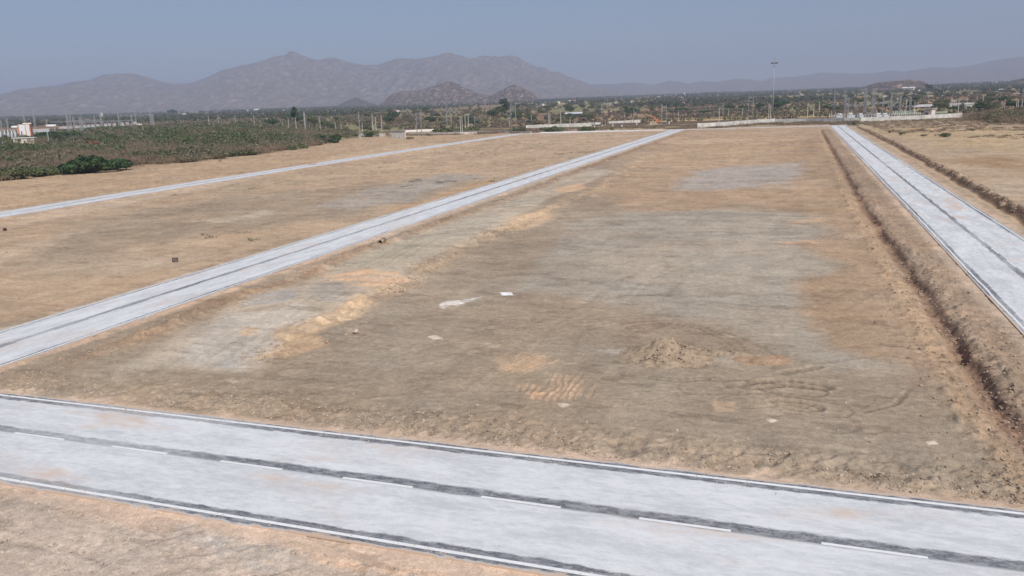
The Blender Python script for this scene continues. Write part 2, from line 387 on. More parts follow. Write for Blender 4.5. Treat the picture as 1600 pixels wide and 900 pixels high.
TRACKS = [  # outline on the ground, gauge, tyre width, darkening, depth
 ([(985,512),(1040,506),(1095,512),(1140,532),(1172,562)], .5, .14, .35, .05),
 ([(1105,512),(1150,525),(1195,545),(1222,566)], 0, .16, .22, .03),
 ([(1170,604),(1225,598),(1282,604)], .7, .22, .35, .07), ([(1225,584),(1262,578),(1276,574)], .3, .16, .35, .07),
 ([(1215,628),(1255,632),(1272,638)], .5, .16, .3, .06), ([(1150,600),(1210,606),(1270,612)], 1.2, .10, .28, .03),
 ([(1150,628),(1210,624),(1300,640)], 1.6, .10, .22, .03), ([(1090,606),(1180,604),(1330,622)], 1.8, .10, .22, .02),
 ([(1350,645),(1400,632),(1420,610)], 0, .12, .3, .03), ([(1020,590),(1060,594),(1100,592)], .4, .12, .28, .03),
 ([(850,700),(840,600),(880,520),(980,440),(1100,400),(1250,390)], 2.0, .22, .09, .015),
 ([(700,600),(820,520),(960,470),(1150,450),(1250,470)], 2.0, .22, .09, .015),
 ([(900,470),(1000,410),(1130,370),(1280,360)], 2.0, .25, .10, .015), ([(1010,470),(1060,420),(1050,380),(980,350)], 2.0, .25, .10, .015),
 ([(640,560),(760,530),(940,520),(1010,508)], 1.9, .18, .10, .02), ([(420,640),(560,610),(720,600),(940,600),(1100,640),(1300,660)], 1.9, .16, .10, .02),
 ([(500,690),(760,640),(1000,650),(1250,690),(1480,690)], 1.9, .15, .09, .02), ([(1300,480),(1380,440),(1400,430)], 1.6, .2, .12, .02),
 ([(1260,520),(1340,500),(1440,500)], 1.8, .2, .12, .02), ([(1270,560),(1370,545),(1470,560)], 1.8, .18, .12, .02),
 ([(350,560),(450,500),(560,440),(680,370),(820,310),(930,275)], 1.9, .25, .12, .02), ([(300,575),(420,505),(520,452),(640,385),(780,320)], 1.9, .22, .10, .02),
 ([(60,470),(200,430),(330,400),(460,370),(560,345)], 1.9, .3, .10, .02), ([(30,350),(160,330),(300,300),(450,278),(600,262),(700,255)], 2.0, .35, .12, .02),
 ([(100,400),(260,372),(420,345),(600,300),(800,250)], 2.0, .35, .10, .02), ([(1440,265),(1520,262),(1600,270)], 2.0, .4, .12, .02),
 ([(0,300),(200,268),(400,246),(560,226)], 2.0, .4, .12, .02), ([(700,245),(800,240),(860,225)], 2.2, .5, .14, .02), ([(1060,230),(1150,225),(1270,228)], 2.2, .5, .10, .02),
 ([(20,800),(120,830),(240,870),(300,899)], 1.6, .12, .10, .02), ([(0,840),(120,862),(200,899)], 0, .2, .1, .02),
]
# ------------------------------------------------------------------ terrain: one sheet, dense where the view falls, out to the hills
def terrain():
    az = np.concatenate([np.arange(-180, -64, 3.0), np.arange(-64, 26, 0.072), np.arange(26, 180, 3.0)])
    rs = [1.0, 4, 8, 11, 13.0]; r = 13.0
    while r < 16000:
        r += min(max(r * r / 15000, 0.035), r * 0.02); rs.append(r)
    rs = np.array(rs); az = np.radians(az); na, nr = len(az), len(rs)
    Rr, Az = np.meshgrid(rs, az, indexing='ij')
    x = (Rr * np.sin(Az)).ravel(); y = (Rr * np.cos(Az)).ravel(); d = Rr.ravel()
    z = base_z(x, y); zr, mk = relief(x, y); z = z + zr
    z = z + (fbm(x / 260, y / 260, 50, 3) - .5) * 5 * sm(800, 2200, d)
    n = len(x); col = np.zeros((n, 3))
    def lay(c, a):
        a = a[:, None]; col[:] = col * (1 - a) + np.array(c) * a
    # base colours
    lay(A(161, 143, 122), np.ones(n))
    lay(A(180, 154, 126), sm(-3, -6, mk['a']) * 1.0)                     # plot left of the middle road
    lay(A(180, 152, 121), sm(-3, -6, mk['l']))
    lay(A(176, 152, 125), sm(3, 6, mk['b']))
    lay(A(178, 150, 121), sm(100, 260, y) * sm(3, 6, mk['a']) * sm(-3, -6, mk['b']) * .8)
    lay(A(190, 170, 152), (mk['fr'] < 0) * sm(-3, -4.5, mk['fr']))
    wx = (fbm(x / 6, y / 6, 60, 4) - .5); wy = (fbm(x / 6, y / 6, 70, 4) - .5)
    fx = (fbm(x / .9, y / .9, 64, 3) - .5); fy = (fbm(x / .9, y / .9, 74, 3) - .5)
    for poly, c, soft, rag, op in PATCH:
        P = [at0(*p) for p in poly]; P = [tuple(p) for p in P]
        xs = [p[0] for p in P]; ys = [p[1] for p in P]; pad = soft + rag + 1
        q = np.where((x > min(xs) - pad) & (x < max(xs) + pad) & (y > min(ys) - pad) & (y < max(ys) + pad))[0]
        if not len(q): continue
        sd_ = sdist(x[q] + (wx[q] * 2 + fx[q] * (.6 if rag > 1.1 else 2.2)) * rag, y[q] + (wy[q] * 2 + fy[q] * (.6 if rag > 1.1 else 2.2)) * rag, P)
        a = sm(-soft, soft, sd_) * op
        a = a * (1 - .25 * sm(.5, .75, fbm(x[q] / 2.2, y[q] / 2.2, 80, 3)))
        if rag < 1.1 and rag > .3: a = a * (1 - .75 * sm(.50, .66, fbm(x[q] / 1.6 + 7, y[q] / .28, 84, 3)))
        cc = np.array(A(*c)); col[q] = col[q] * (1 - a[:, None]) + cc * a[:, None]
    # bucket marks on the scraped clay: parallel grooves, lighter ridges between them
    for poly, ang, per, c_ in (([(765,552),(800,550),(862,554),(872,570),(845,582),(800,584),(775,570)], 1.15, .26, (205,168,132)),
                               ([(800,600),(850,602),(858,584),(905,586),(922,600),(920,622),(880,628),(825,626)], 1.62, .34, (200,166,134)),
                               ([(775,580),(860,578),(860,600),(800,598)], .12, .20, (164,146,120)),
                               ([(795,600),(840,602),(850,618),(832,624),(826,608)], .4, .5, (212,168,124))):
        P = [tuple(at0(*p)) for p in poly]; cx_ = sum(p[0] for p in P) / len(P); cy_ = sum(p[1] for p in P) / len(P)
        q = np.where((np.abs(x - cx_) < 6) & (np.abs(y - cy_) < 6))[0]
        u = (x[q] - cx_) * math.cos(ang) + (y[q] - cy_) * math.sin(ang); v_ = -(x[q] - cx_) * math.sin(ang) + (y[q] - cy_) * math.cos(ang)
        wv = v_ + .12 * fx[q]; gr = .5 + .5 * np.sin(wv * 6.283 / per + 7 * (vn(wv * 1.1, u * .8, 190) - .5)); gr = gr * (.4 + .9 * vn(wv * 4, u * 1.4, 191))
        edge = sdist(x[q] + fx[q] * .5, y[q] + fy[q] * .5, P) + .35 * (vn(wv * 2.2 / per, u * .4, 192) - .5) * 2
        a = sm(-.1, .25, edge) * (.30 + .5 * gr) * (.3 + .7 * sm(.35, .65, vn(wv * 1.3, u * .6, 194)))
        col[q] = col[q] * (1 - a[:, None]) + np.array(A(*c_)) * a[:, None]
        z[q] += sm(-.1, .25, edge) * (gr - .6) * .07
    # wheel marks, scuffs and ruts
    for pts, gauge, w_, dark, dz in TRACKS:
        P = np.array([at0(*p) for p in pts]); dm = np.full(n, 1e9); pad = 3
        q = np.where((x > P[:, 0].min() - pad) & (x < P[:, 0].max() + pad) & (y > P[:, 1].min() - pad) & (y < P[:, 1].max() + pad))[0]
        best = np.full(len(q), 1e9); al = np.zeros(len(q)); run = 0
        for a_, b_ in zip(P[:-1], P[1:]):
            e = b_ - a_; L2 = (e ** 2).sum(); wx_ = x[q] - a_[0]; wy_ = y[q] - a_[1]; tt = np.clip((wx_ * e[0] + wy_ * e[1]) / L2, 0, 1)
            dd = np.hypot(wx_ - e[0] * tt, wy_ - e[1] * tt); k = dd < best; al = np.where(k, run + tt * L2 ** .5, al); best = np.minimum(best, dd); run += L2 ** .5
        best = best + fx[q] * .12
        m_ = np.exp(-((best - gauge / 2) / w_) ** 2) * (.35 + .65 * sm(.35, .6, vn(al / 1.3, al * 0, 150))) * (.7 + .3 * np.sin(al * 15 + 9 * vn(al * .9, al * 0, 151)))
        col[q] *= (1 - dark * 1.25 * m_)[:, None]; z[q] -= dz * 1.7 * m_
        m2 = np.exp(-((best - gauge / 2 - w_ * 1.6) / (w_ * .7)) ** 2) * .5; z[q] += dz * m2; col[q] *= (1 + dark * .35 * m2)[:, None]
    # shoulders of orange dust beside the roads
    rn = fbm(x / 1.7, y / 1.7, 90, 4)
    def shoulder(q, w0, w1, c, op, cond=1.0):
        e = np.abs(q) - HW; a = sm(-.2, .0, e) * (1 - sm(w0, w1, e + (rn - .5) * 1.6)) * op * cond
        lay(A(*c), a)
    inplotY = sm(24, 28, y)
    shoulder(mk['a'], .5, 1.5, (206, 176, 149), .85, inplotY * (mk['a'] > 0))
    shoulder(mk['a'], .3, 1.0, (206, 184, 160), .7, inplotY * (mk['a'] < 0))
    shoulder(mk['b'], .7, 1.7, (196, 170, 146), .8, inplotY)
    shoulder(mk['l'], .6, 1.5, (206, 184, 160), .6)
    shoulder(mk['fr'], .5, 1.35, (208, 181, 157), .9)
    shoulder(mk['fr'], .9, 1.5, (206, 177, 152), .75, (mk['fr'] < 0) * 1.0)
    shoulder(y - YBK, 2.5, 5, (205, 180, 155), .8, (np.abs(x + 55) < 92) * 1.0)
    # disturbed soil, with shade painted in at the foot of the berm
    dk = sm(.38, .62, fbm(x / 1.3, y / 1.3, 95, 4))
    lay(A(150, 122, 97), mk['dug'] * (.55 + .4 * dk))
    lay(A(172, 147, 120), np.clip(mk['rough'], 0, 1) * .35 * dk)
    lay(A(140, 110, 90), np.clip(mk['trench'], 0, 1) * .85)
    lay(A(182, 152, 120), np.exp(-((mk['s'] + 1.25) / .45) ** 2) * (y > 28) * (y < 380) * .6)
    lay(A(122, 94, 72), np.clip(mk['berm'], 0, 1) * .85)  # dark soil, set towards the left foot to paint the shade there
    lay(A(196, 168, 136), mk['ridge'] * .6 * (1 - dk))
    lay(A(158, 134, 112), on_verge(mk, x, y) * .8)
    # overall variation
    g1 = fbm(x / 14, y / 14, 100, 4) - .5; g2 = fbm(x / 1.6, y / 3.0, 104, 4) - .5; g3 = fbm(x / 0.35, y / 0.35, 108, 3) - .5
    # long scrape marks left by the grader, roughly along X
    g4 = fbm(x / 9 + wy, (y + wx * 3) / 0.55, 112, 3) - .5
    g5 = fbm(x / 15, y / 11, 160, 4); far_ = sm(38, 75, d)
    sc1 = sm(.585, .625, fbm(x / 6.5 + wx, y / 2.6 + wy, 164, 4)) * far_; sc2 = sm(.60, .64, fbm(x / 4.2 + wy, y / 1.9 + wx, 168, 4)) * sm(30, 60, d)
    col *= (1 + .24 * (g5 - .5) * far_ + .09 * sc1 - .10 * sc2)[:, None]
    sc3 = sm(.66, .70, fbm(x / 1.9, y / .8, 172, 3)); col *= (1 - .16 * sc3 * (1 - .5 * far_))[:, None]
    sc4 = sm(.66, .70, fbm(x / 1.3 + 5, y / .6, 176, 3)); col *= (1 + .12 * sc4 * (1 - .5 * far_))[:, None]
    z -= .03 * sc3 * (d < 200); z += .02 * sc2 * (d < 300)
    tone = 1 + .18 * g1 + .30 * g2 + .30 * g3 + .18 * g4
    warm = 1 + .10 * (fbm(x / 5, y / 5, 118, 3) - .5)
    col = col * tone[:, None]; col[:, 0] *= warm; col[:, 2] /= warm; gm = col.mean(1, keepdims=True); col = (col * .90 + gm * .10) * 1.03 * np.array([1.01, .996, .975])
    blot = sm(.62, .74, fbm(x / 2.3, y / 1.2, 120, 4)) * .16 * sm(30, 60, d)
    col *= (1 - blot)[:, None]
    # dry-grass flecks and blotches at far plots
    # plain beyond the railway: fields and scrub floor
    f1 = fbm(x / 90, y / 140, 130, 3); f2 = vn(x / 130 + .3 * f1, y / 210, 133)
    fcol = np.zeros((n, 3)); fcol[:] = A(150, 128, 98)
    def flay(c, a): fcol[:] = fcol * (1 - a[:, None]) + np.array(A(*c)) * a[:, None]
    flay((190, 165, 120), sm(.55, .62, f1)); flay((124, 114, 84), sm(.56, .6, f2)); flay((128, 100, 74), sm(.42, .36, f2) * .8)
    flay((134, 128, 90), sm(.68, .72, vn(x / 180, y / 240, 137)) * .9)
    # yellow field behind the railway, and bare earth
    flay((205, 178, 122), np.exp(-((x + 20) / 150) ** 2) * sm(560, 575, y) * (1 - sm(610, 650, y)))
    a = sm(0, 1, (y - (500 + 25 * (fbm(x / 40, y * 0, 140, 2) - .5))) / 30)
    a = np.maximum(a, sm(0, 14, sdist(x, y, [tuple(at0(*p)) for p in ((-300,310),(0,277),(200,260),(400,238),(520,223),(610,212),(560,205),(300,205),(-300,232))]) ) * .8)
    a = np.maximum(a, sm(435, 470, y) * sm(-100, -60, x) * .6)
    a = np.maximum(a, (y < -20) * .0)
    col = col * (1 - a[:, None]) + fcol * a[:, None]
    idx = np.arange(na * nr).reshape(nr, na)
    a0 = idx[:-1, :]; a1 = idx[1:, :]
    F = np.stack([a0, np.roll(a0, -1, 1), np.roll(a1, -1, 1), a1], -1).reshape(-1, 4)[:, ::-1]
    mt = bpy.data.materials.new('bare_earth'); mt.use_nodes = True; t = mt.node_tree; b = t.nodes['Principled BSDF']
    b.inputs['Roughness'].default_value = 0.96; b.inputs['Specular IOR Level'].default_value = 0.12
    at_ = t.nodes.new('ShaderNodeAttribute'); at_.attribute_name = 'soil'
    tc = t.nodes.new('ShaderNodeTexCoord')
    def noise(s, dt, ro=.6):
        q = t.nodes.new('ShaderNodeTexNoise'); q.inputs['Scale'].default_value = s; q.inputs['Detail'].default_value = dt; q.inputs['Roughness'].default_value = ro
        t.links.new(tc.outputs['Object'], q.inputs['Vector']); return q
    nA = noise(3.5, 6, .7); nB = noise(14, 4, .65)
    vor = t.nodes.new('ShaderNodeTexVoronoi'); vor.inputs['Scale'].default_value = 9; t.links.new(tc.outputs['Object'], vor.inputs['Vector'])
    mr = t.nodes.new('ShaderNodeMapRange'); mr.inputs[1].default_value = .25; mr.inputs[2].default_value = .75; mr.inputs[3].default_value = .74; mr.inputs[4].default_value = 1.26
    t.links.new(nA.outputs['Fac'], mr.inputs[0])
    mr2 = t.nodes.new('ShaderNodeMapRange'); mr2.inputs[1].default_value = .3; mr2.inputs[2].default_value = .7; mr2.inputs[3].default_value = .86; mr2.inputs[4].default_value = 1.14
    t.links.new(nB.outputs['Fac'], mr2.inputs[0])
    mm = t.nodes.new('ShaderNodeMath'); mm.operation = 'MULTIPLY'; t.links.new(mr.outputs[0], mm.inputs[0]); t.links.new(mr2.outputs[0], mm.inputs[1])
    vm = t.nodes.new('ShaderNodeVectorMath'); vm.operation = 'SCALE'; t.links.new(at_.outputs['Color'], vm.inputs[0]); t.links.new(mm.outputs[0], vm.inputs['Scale'])
    t.links.new(vm.outputs[0], b.inputs['Base Color'])
    ad = t.nodes.new('ShaderNodeMath'); ad.operation = 'ADD'; t.links.new(nA.outputs['Fac'], ad.inputs[0])
    mu = t.nodes.new('ShaderNodeMath'); mu.operation = 'MULTIPLY'; mu.inputs[1].default_value = .25; t.links.new(nB.outputs['Fac'], mu.inputs[0]); t.links.new(mu.outputs[0], ad.inputs[1])
    bp = t.nodes.new('ShaderNodeBump'); bp.inputs['Strength'].default_value = 0.55; bp.inputs['Distance'].default_value = 0.09
    t.links.new(ad.outputs[0], bp.inputs['Height']); t.links.new(bp.outputs[0], b.inputs['Normal'])
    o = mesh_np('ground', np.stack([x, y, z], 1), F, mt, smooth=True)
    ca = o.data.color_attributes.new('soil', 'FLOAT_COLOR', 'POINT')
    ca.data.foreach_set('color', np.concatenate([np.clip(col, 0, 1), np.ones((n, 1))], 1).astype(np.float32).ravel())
    tag(o, kind='structure')
terrain()

# ------------------------------------------------------------------ roads
def road_mat(name, seed, cw, ew, cov):
    """asphalt under a coat of pale stone dust; UV.x = metres along, UV.y = metres across from the centre"""
    mt = bpy.data.materials.new(name); mt.use_nodes = True; t = mt.node_tree; b = t.nodes['Principled BSDF']
    b.inputs['Roughness'].default_value = 0.9; b.inputs['Specular IOR Level'].default_value = 0.2
    N = t.nodes.new; K = t.links.new
    uv = N('ShaderNodeUVMap'); uv.uv_map = 'UVMap'; sp = N('ShaderNodeSeparateXYZ'); K(uv.outputs[0], sp.inputs[0])
    def noise(sx, sy, dt, off=0, ro=.6):
        mp = N('ShaderNodeMapping'); mp.inputs['Scale'].default_value = (sx, sy, 1); mp.inputs['Location'].default_value = (seed * 13.7 + off, off + 21.4, seed * 3.37 + .41)
        K(uv.outputs[0], mp.inputs[0]); q = N('ShaderNodeTexNoise'); q.inputs['Scale'].default_value = 1; q.inputs['Detail'].default_value = dt; q.inputs['Roughness'].default_value = ro
        K(mp.outputs[0], q.inputs['Vector']); return q.outputs['Fac']
    def ma(op, a, bb=None, c=None):
        q = N('ShaderNodeMath'); q.operation = op
        for i, v in enumerate((a, bb, c)):
            if v is None: continue
            if isinstance(v, (int, float)): q.inputs[i].default_value = v
            else: K(v, q.inputs[i])
        return q.outputs[0]
    def rng_(v, a, bb, c=0.0, dd=1.0):
        q = N('ShaderNodeMapRange'); q.interpolation_type = 'SMOOTHSTEP'
        for i, k in enumerate((v, a, bb, c, dd)):
            if isinstance(k, (int, float)): q.inputs[i].default_value = k
            else: K(k, q.inputs[i])
        return q.outputs[0]
    v = sp.outputs['Y']; n1 = noise(.30, 1.0, 7, 0, .7); n2 = noise(2.0, 5, 6, 31, .7); n3 = noise(.12, .35, 4, 57); nfine = noise(9, 26, 3, 91); nslow = noise(.06, .0, 2, 7)
    wob = ma('ADD', ma('MULTIPLY', ma('SUBTRACT', n2, .5), .45), ma('MULTIPLY', ma('SUBTRACT', n1, .5), .8))
    # exposed asphalt: round the centre line (more on one side) and inside the edge lines
    vc = ma('ABSOLUTE', ma('ADD', ma('SUBTRACT', v, cw * .45), ma('MULTIPLY', wob, .5)))
    cen = rng_(vc, cw * .75, cw * .35)
    ve = ma('ABSOLUTE', ma('SUBTRACT', ma('ABSOLUTE', v), 3.40))
    ve = ma('ADD', ve, ma('MULTIPLY', wob, .55))
    edg = rng_(ve, ew * 1.15, ew * .75)
    fade = rng_(nslow, .34, .5, .6, 1.0)
    asph = ma('MULTIPLY', ma('MAXIMUM', cen, edg), fade)
    spk = rng_(nfine, .42, .58, .78, 1.0)
    asph = ma('MULTIPLY', asph, ma('MULTIPLY', spk, rng_(n2, .62, .40, .72, 1.0)))
    thin = ma('MULTIPLY', rng_(ma('ADD', n1, ma('MULTIPLY', n2, .35)), .78, .55, 0, .30), 1.0 - cov)
    asph = ma('MAXIMUM', asph, thin)
    # dust colour with streaks and orange stains
    d1 = N('ShaderNodeMix'); d1.data_type = 'RGBA'; d1.inputs['A'].default_value = (*A(194, 195, 197), 1); d1.inputs['B'].default_value = (*A(219, 219, 219), 1)
    K(rng_(ma('ADD', ma('MULTIPLY', n1, .4), ma('ADD', ma('MULTIPLY', n2, .35), ma('MULTIPLY', nfine, .25))), .36, .62), d1.inputs['Factor'])
    d2 = N('ShaderNodeMix'); d2.data_type = 'RGBA'; K(d1.outputs['Result'], d2.inputs['A']); d2.inputs['B'].default_value = (*A(200, 176, 156), 1)
    K(ma('MULTIPLY', rng_(n3, .52, .68), rng_(n1, .45, .6, .25, .75)), d2.inputs['Factor'])
    d3 = N('ShaderNodeMix'); d3.data_type = 'RGBA'; K(d2.outputs['Result'], d3.inputs['A']); d3.inputs['B'].default_value = (*A(92, 94, 101), 1)
    K(asph, d3.inputs['Factor'])
    # pale soil creeping in at the very edge
    d4 = N('ShaderNodeMix'); d4.data_type = 'RGBA'; K(d3.outputs['Result'], d4.inputs['A']); d4.inputs['B'].default_value = (*A(194, 172, 152), 1)
    K(rng_(ma('ADD', ma('ABSOLUTE', v), ma('MULTIPLY', wob, 1.1)), 3.62, 3.78), d4.inputs['Factor'])
    K(d4.outputs['Result'], b.inputs['Base Color'])
    bp = N('ShaderNodeBump'); bp.inputs['Strength'].default_value = .25; bp.inputs['Distance'].default_value = .02
    K(ma('ADD', n2, ma('MULTIPLY', nfine, .5)), bp.inputs['Height']); K(bp.outputs[0], b.inputs['Normal'])
    return mt
def strip(name, pts, v0, v1, z, material, parent=None, nv=2, wob=0.0, thick=0.0):
    """ribbon along a polyline (list of (x,y)) from offset v0 to v1 (left of travel positive)"""
    P = np.array(pts, float); T = np.gradient(P, axis=0); T /= np.linalg.norm(T, axis=1)[:, None]; Nn = np.stack([-T[:, 1], T[:, 0]], 1)
    s = np.concatenate([[0], np.cumsum(np.linalg.norm(np.diff(P, axis=0), axis=1))])
    vs = np.linspace(v0, v1, nv); V = []; UV = []
    wv = wob * (fbm(s / 2.5, s * 0, 200, 3) - .5) * 2 if wob else s * 0
    for k in vs:
        q = P + Nn * (k + wv)[:, None]; V.append(np.column_stack([q, np.full(len(P), z)])); UV.append(np.column_stack([s, np.full(len(P), k)]))
    n = len(P); V = np.concatenate(V); UV = np.concatenate(UV)
    i = np.arange(n - 1); F = np.concatenate([np.stack([i + j * n, i + 1 + j * n, i + 1 + (j + 1) * n, i + (j + 1) * n], 1) for j in range(nv - 1)])
    if thick:
        lo = V.copy(); lo[:, 2] -= thick; nn = len(V)
        V = np.concatenate([V, lo]); UV = np.concatenate([UV, UV])
        e0 = np.stack([i, i + nn, i + 1 + nn, i + 1], 1); o_ = (nv - 1) * n
        e1 = np.stack([i + o_ + 1, i + 1 + o_ + nn, i + o_ + nn, i + o_], 1)
        F = np.concatenate([F, e0, e1])
    o = mesh_np(name, V, F, material, parent)
    uvl = o.data.uv_layers.new(name='UVMap'); uvl.data.foreach_set('uv', UV[F.ravel()].astype(np.float32).ravel())
    return o
def ys(a, b, st): return np.append(np.arange(a, b, st), b)
frontP = [(x, YF) for x in ys(-115, 40, .5)]
aP = [(xA(y), y) for y in ys(YF + HW, YBK - 3.5, 1.0)]
bP = [(xB(y), y) for y in ys(YF + HW, YBK - 3.5, 1.0)]
lP = [(float(xL(y)), y) for y in ys(10, YBK - 3.5, 1.5)]
backP = [(x, YBK) for x in ys(-146, 33, 1.0)]
rf = strip('front_road', frontP, -HW - .3, HW + .3, .060, road_mat('dusty_asphalt_front', 1, .50, .31, .75), nv=2, thick=.06); tag(rf, kind='structure')
ra = strip('middle_road', aP, -HW - .3, HW + .3, .056, road_mat('dusty_asphalt_middle', 2, .55, .27, .75), nv=2, thick=.056); tag(ra, kind='structure')
rb = strip('right_road', bP, -HW - .3, HW + .3, .056, road_mat('dusty_asphalt_right', 3, .45, .30, .6), nv=2, thick=.056); tag(rb, kind='structure')
rl = strip('far_left_road', lP, -HW - .3, HW + .3, .052, road_mat('dusty_asphalt_left', 4, .5, .22, .5), nv=2, thick=.052); tag(rl, kind='structure')
rk = strip('back_road', backP, -HW - .6, HW + .6, .060, road_mat('dusty_asphalt_back', 5, .2, .1, .9), nv=2, thick=.06); tag(rk, kind='structure')
def lines(road, P, z, w=.15, e=HW - .03, wob=0):
    for s in (-1, 1):
        strip('edge_line', P, s * e - w / 2, s * e + w / 2, z, M['paint'], road, wob=wob)
lines(rf, frontP, .066); lines(ra, aP, .062); lines(rb, bP, .062, .13, wob=.06); lines(rl, lP, .058, .14)
for k in range(24):
    x0 = -31.33 - 13 * 5.465 + k * 5.465 + 5.465 * 2
    if x0 > 34: break
    strip('centre_dash', [(x, YF) for x in (x0, x0 + 1.4, x0 + 2.85)], -.068, .068, .066, M['paint'], rf)
for road, P, z in ((ra, aP, .062), (rb, bP, .062)):
    fn = xA if road is ra else xB
    for k in range(70):
        y0 = 28 + k * 5.6
        if y0 > 410: break
        strip('centre_dash', [(fn(y), y) for y in (y0, y0 + 1.4, y0 + 2.8)], -.055, .055, z, M['paint'], road)

# ------------------------------------------------------------------ hills: height fields standing at their true distance
def hillmat(name, c1, c2, c3, scale, contrast=(.42, .62)):
    mt = bpy.data.materials.new(name); mt.use_nodes = True; t = mt.node_tree; b = t.nodes['Principled BSDF']; b.inputs['Roughness'].default_value = 1; b.inputs['Specular IOR Level'].default_value = .05
    tc = t.nodes.new('ShaderNodeTexCoord'); n = t.nodes.new('ShaderNodeTexNoise'); n.inputs['Scale'].default_value = scale; n.inputs['Detail'].default_value = 8; n.inputs['Roughness'].default_value = .72
    mp = t.nodes.new('ShaderNodeMapping'); mp.inputs['Scale'].default_value = (1, .30, 1); mp.inputs['Rotation'].default_value = (0, 0, math.radians(-18)); t.links.new(tc.outputs['Object'], mp.inputs[0]); t.links.new(mp.outputs[0], n.inputs['Vector']); rp = t.nodes.new('ShaderNodeValToRGB'); e = rp.color_ramp.elements
    e[0].position = contrast[0]; e[0].color = (*c1, 1); e[1].position = contrast[1]; e[1].color = (*c3, 1); k = e.new(sum(contrast) / 2); k.color = (*c2, 1)
    t.links.new(n.outputs['Fac'], rp.inputs['Fac']); t.links.new(rp.outputs[0], b.inputs['Base Color'])
    bp = t.nodes.new('ShaderNodeBump'); bp.inputs['Strength'].default_value = .6; bp.inputs['Distance'].default_value = 6
    t.links.new(n.outputs['Fac'], bp.inputs['Height']); t.links.new(bp.outputs[0], b.inputs['Normal'])
    return mt
def az_of(px, py=160):
    d = ray(px, py); return math.atan2(d[0], d[1])
def ridge(name, prof, D, front, back, material, rough=.12, step=.06, nr=110, seed=300, cell=600, wander=.04):
    """prof: (photo column, row) of the skyline; D: distance of the crest"""
    azs = []; hs = []
    for px, py in prof:
        d = ray(px, py); hh = math.hypot(d[0], d[1]); azs.append(math.atan2(d[0], d[1])); hs.append(H + d[2] / hh * D)
    az = np.arange(min(azs), max(azs), math.radians(step)); hz = np.interp(az, azs, hs)
    wdD = D * (1 + wander * (fbm(az * 14, az * 0, seed, 3) - .5) * 2)
    t = np.concatenate([np.linspace(-1, 0, int(nr * .75)), np.linspace(0, 1, int(nr * .25))[1:]])
    T, AZ = np.meshgrid(t, az, indexing='ij'); HZ = np.broadcast_to(hz, T.shape); DD = np.broadcast_to(wdD, T.shape)
    r = DD + np.where(T < 0, T * front, T * back)
    x = r * np.sin(AZ); y = r * np.cos(AZ)
    b0 = base_z(x, y) - 4
    kz = 61; hs_ = np.convolve(np.pad(hz, kz // 2, 'edge'), np.ones(kz) / kz, 'valid'); HS_ = np.broadcast_to(hs_, T.shape)
    wv_ = sm(1.0, .55, np.abs(T) + 0 * T) if False else np.clip(1 - np.abs(T) / .45, 0, 1) ** 1.3
    HZ = HZ * wv_ + HS_ * (1 - wv_)
    HZs = H + (HZ - H) * (DD / D)              # keep the skyline at its height for the wandering crest
    # gullies and spurs run down the slope
    gu = np.abs(fbm(x / cell, y / cell, seed + 5, 5, .55) - .5) * 2
    fine = fbm(x / (cell * .16), y / (cell * .16), seed + 9, 4, .6) - .5
    fall = np.where(T < 0, (1 - (-T)) ** 1.25, (1 - T) ** 1.1)
    z = b0 + (HZs - b0) * fall * (1 + rough * (fine * .5) * sm(0, .08, np.abs(T)))
    z += (HZs - b0) * (gu - .35) * rough * 2.4 * np.sin(np.pi * np.clip(fall, 0, 1)) 
    z += (HZs - b0) * (fine) * rough * .18 * sm(0, .3, fall)
    n0, n1 = T.shape; idx = np.arange(n0 * n1).reshape(n0, n1)
    F = np.stack([idx[:-1, :-1], idx[:-1, 1:], idx[1:, 1:], idx[1:, :-1]], -1).reshape(-1, 4)[:, ::-1]
    o = mesh_np(name, np.stack([x.ravel(), y.ravel(), z.ravel()], 1), F, material, smooth=True)
    return tag(o, kind='structure')
m_far = hillmat('dry_hill_rock', (.13, .105, .085), (.19, .155, .125), (.34, .275, .225), .030, (.40, .66))
m_small = hillmat('boulder_hill', (.06, .054, .042), (.14, .10, .08), (.42, .29, .23), .06, (.40, .66))
m_green = hillmat('scrubby_hill', (.05, .055, .035), (.10, .08, .055), (.24, .17, .12), .05, (.42, .66))
ridge('mountain_range', [(-330,120),(-200,150),(-90,160),(-40,155),(0,147),(30,140),(60,136),(85,134),(100,131),(112,128),(140,125),(158,117),(185,115),(208,115),(228,120),(250,127),(272,131),(298,130),(320,122),(345,110),(372,104),(398,98),(415,93),(432,88),(446,86),(455,79),(468,85),(485,91),(500,94),(514,90),(530,93),(550,98),(575,102),(592,101),(605,96),(622,91),(640,92),(660,91),(680,87),(702,82),(718,86),(735,91),(755,87),(780,88),(800,87),(812,90),(822,97),(838,104),(852,106),(862,113),(872,112),(885,118),(905,125),(930,135),(960,141),(1000,150),(1060,160)],
      8200, 2600, 2200, m_far, rough=.20, step=.045, nr=190, seed=300, cell=520)
ridge('far_low_hills', [(820,160),(860,140),(905,134),(930,132),(960,131),(985,129),(1000,130),(1020,133),(1045,126),(1060,127),(1075,131),(1095,127),(1120,128),(1150,123),(1170,124),(1200,128),(1240,130),(1300,132)],
      9500, 1800, 1800, m_far, rough=.08, seed=330, cell=800)
ridge('right_far_range', [(1120,145),(1170,132),(1205,122),(1240,120),(1262,117),(1285,113),(1310,114),(1340,115),(1365,114),(1395,110),(1410,112),(1430,109),(1460,105),(1490,106),(1520,102),(1545,96),(1575,91),(1600,88),(1660,78),(1750,84),(1850,95),(1950,110)],
      10500, 3000, 2000, m_far, rough=.06, seed=350, cell=1500)
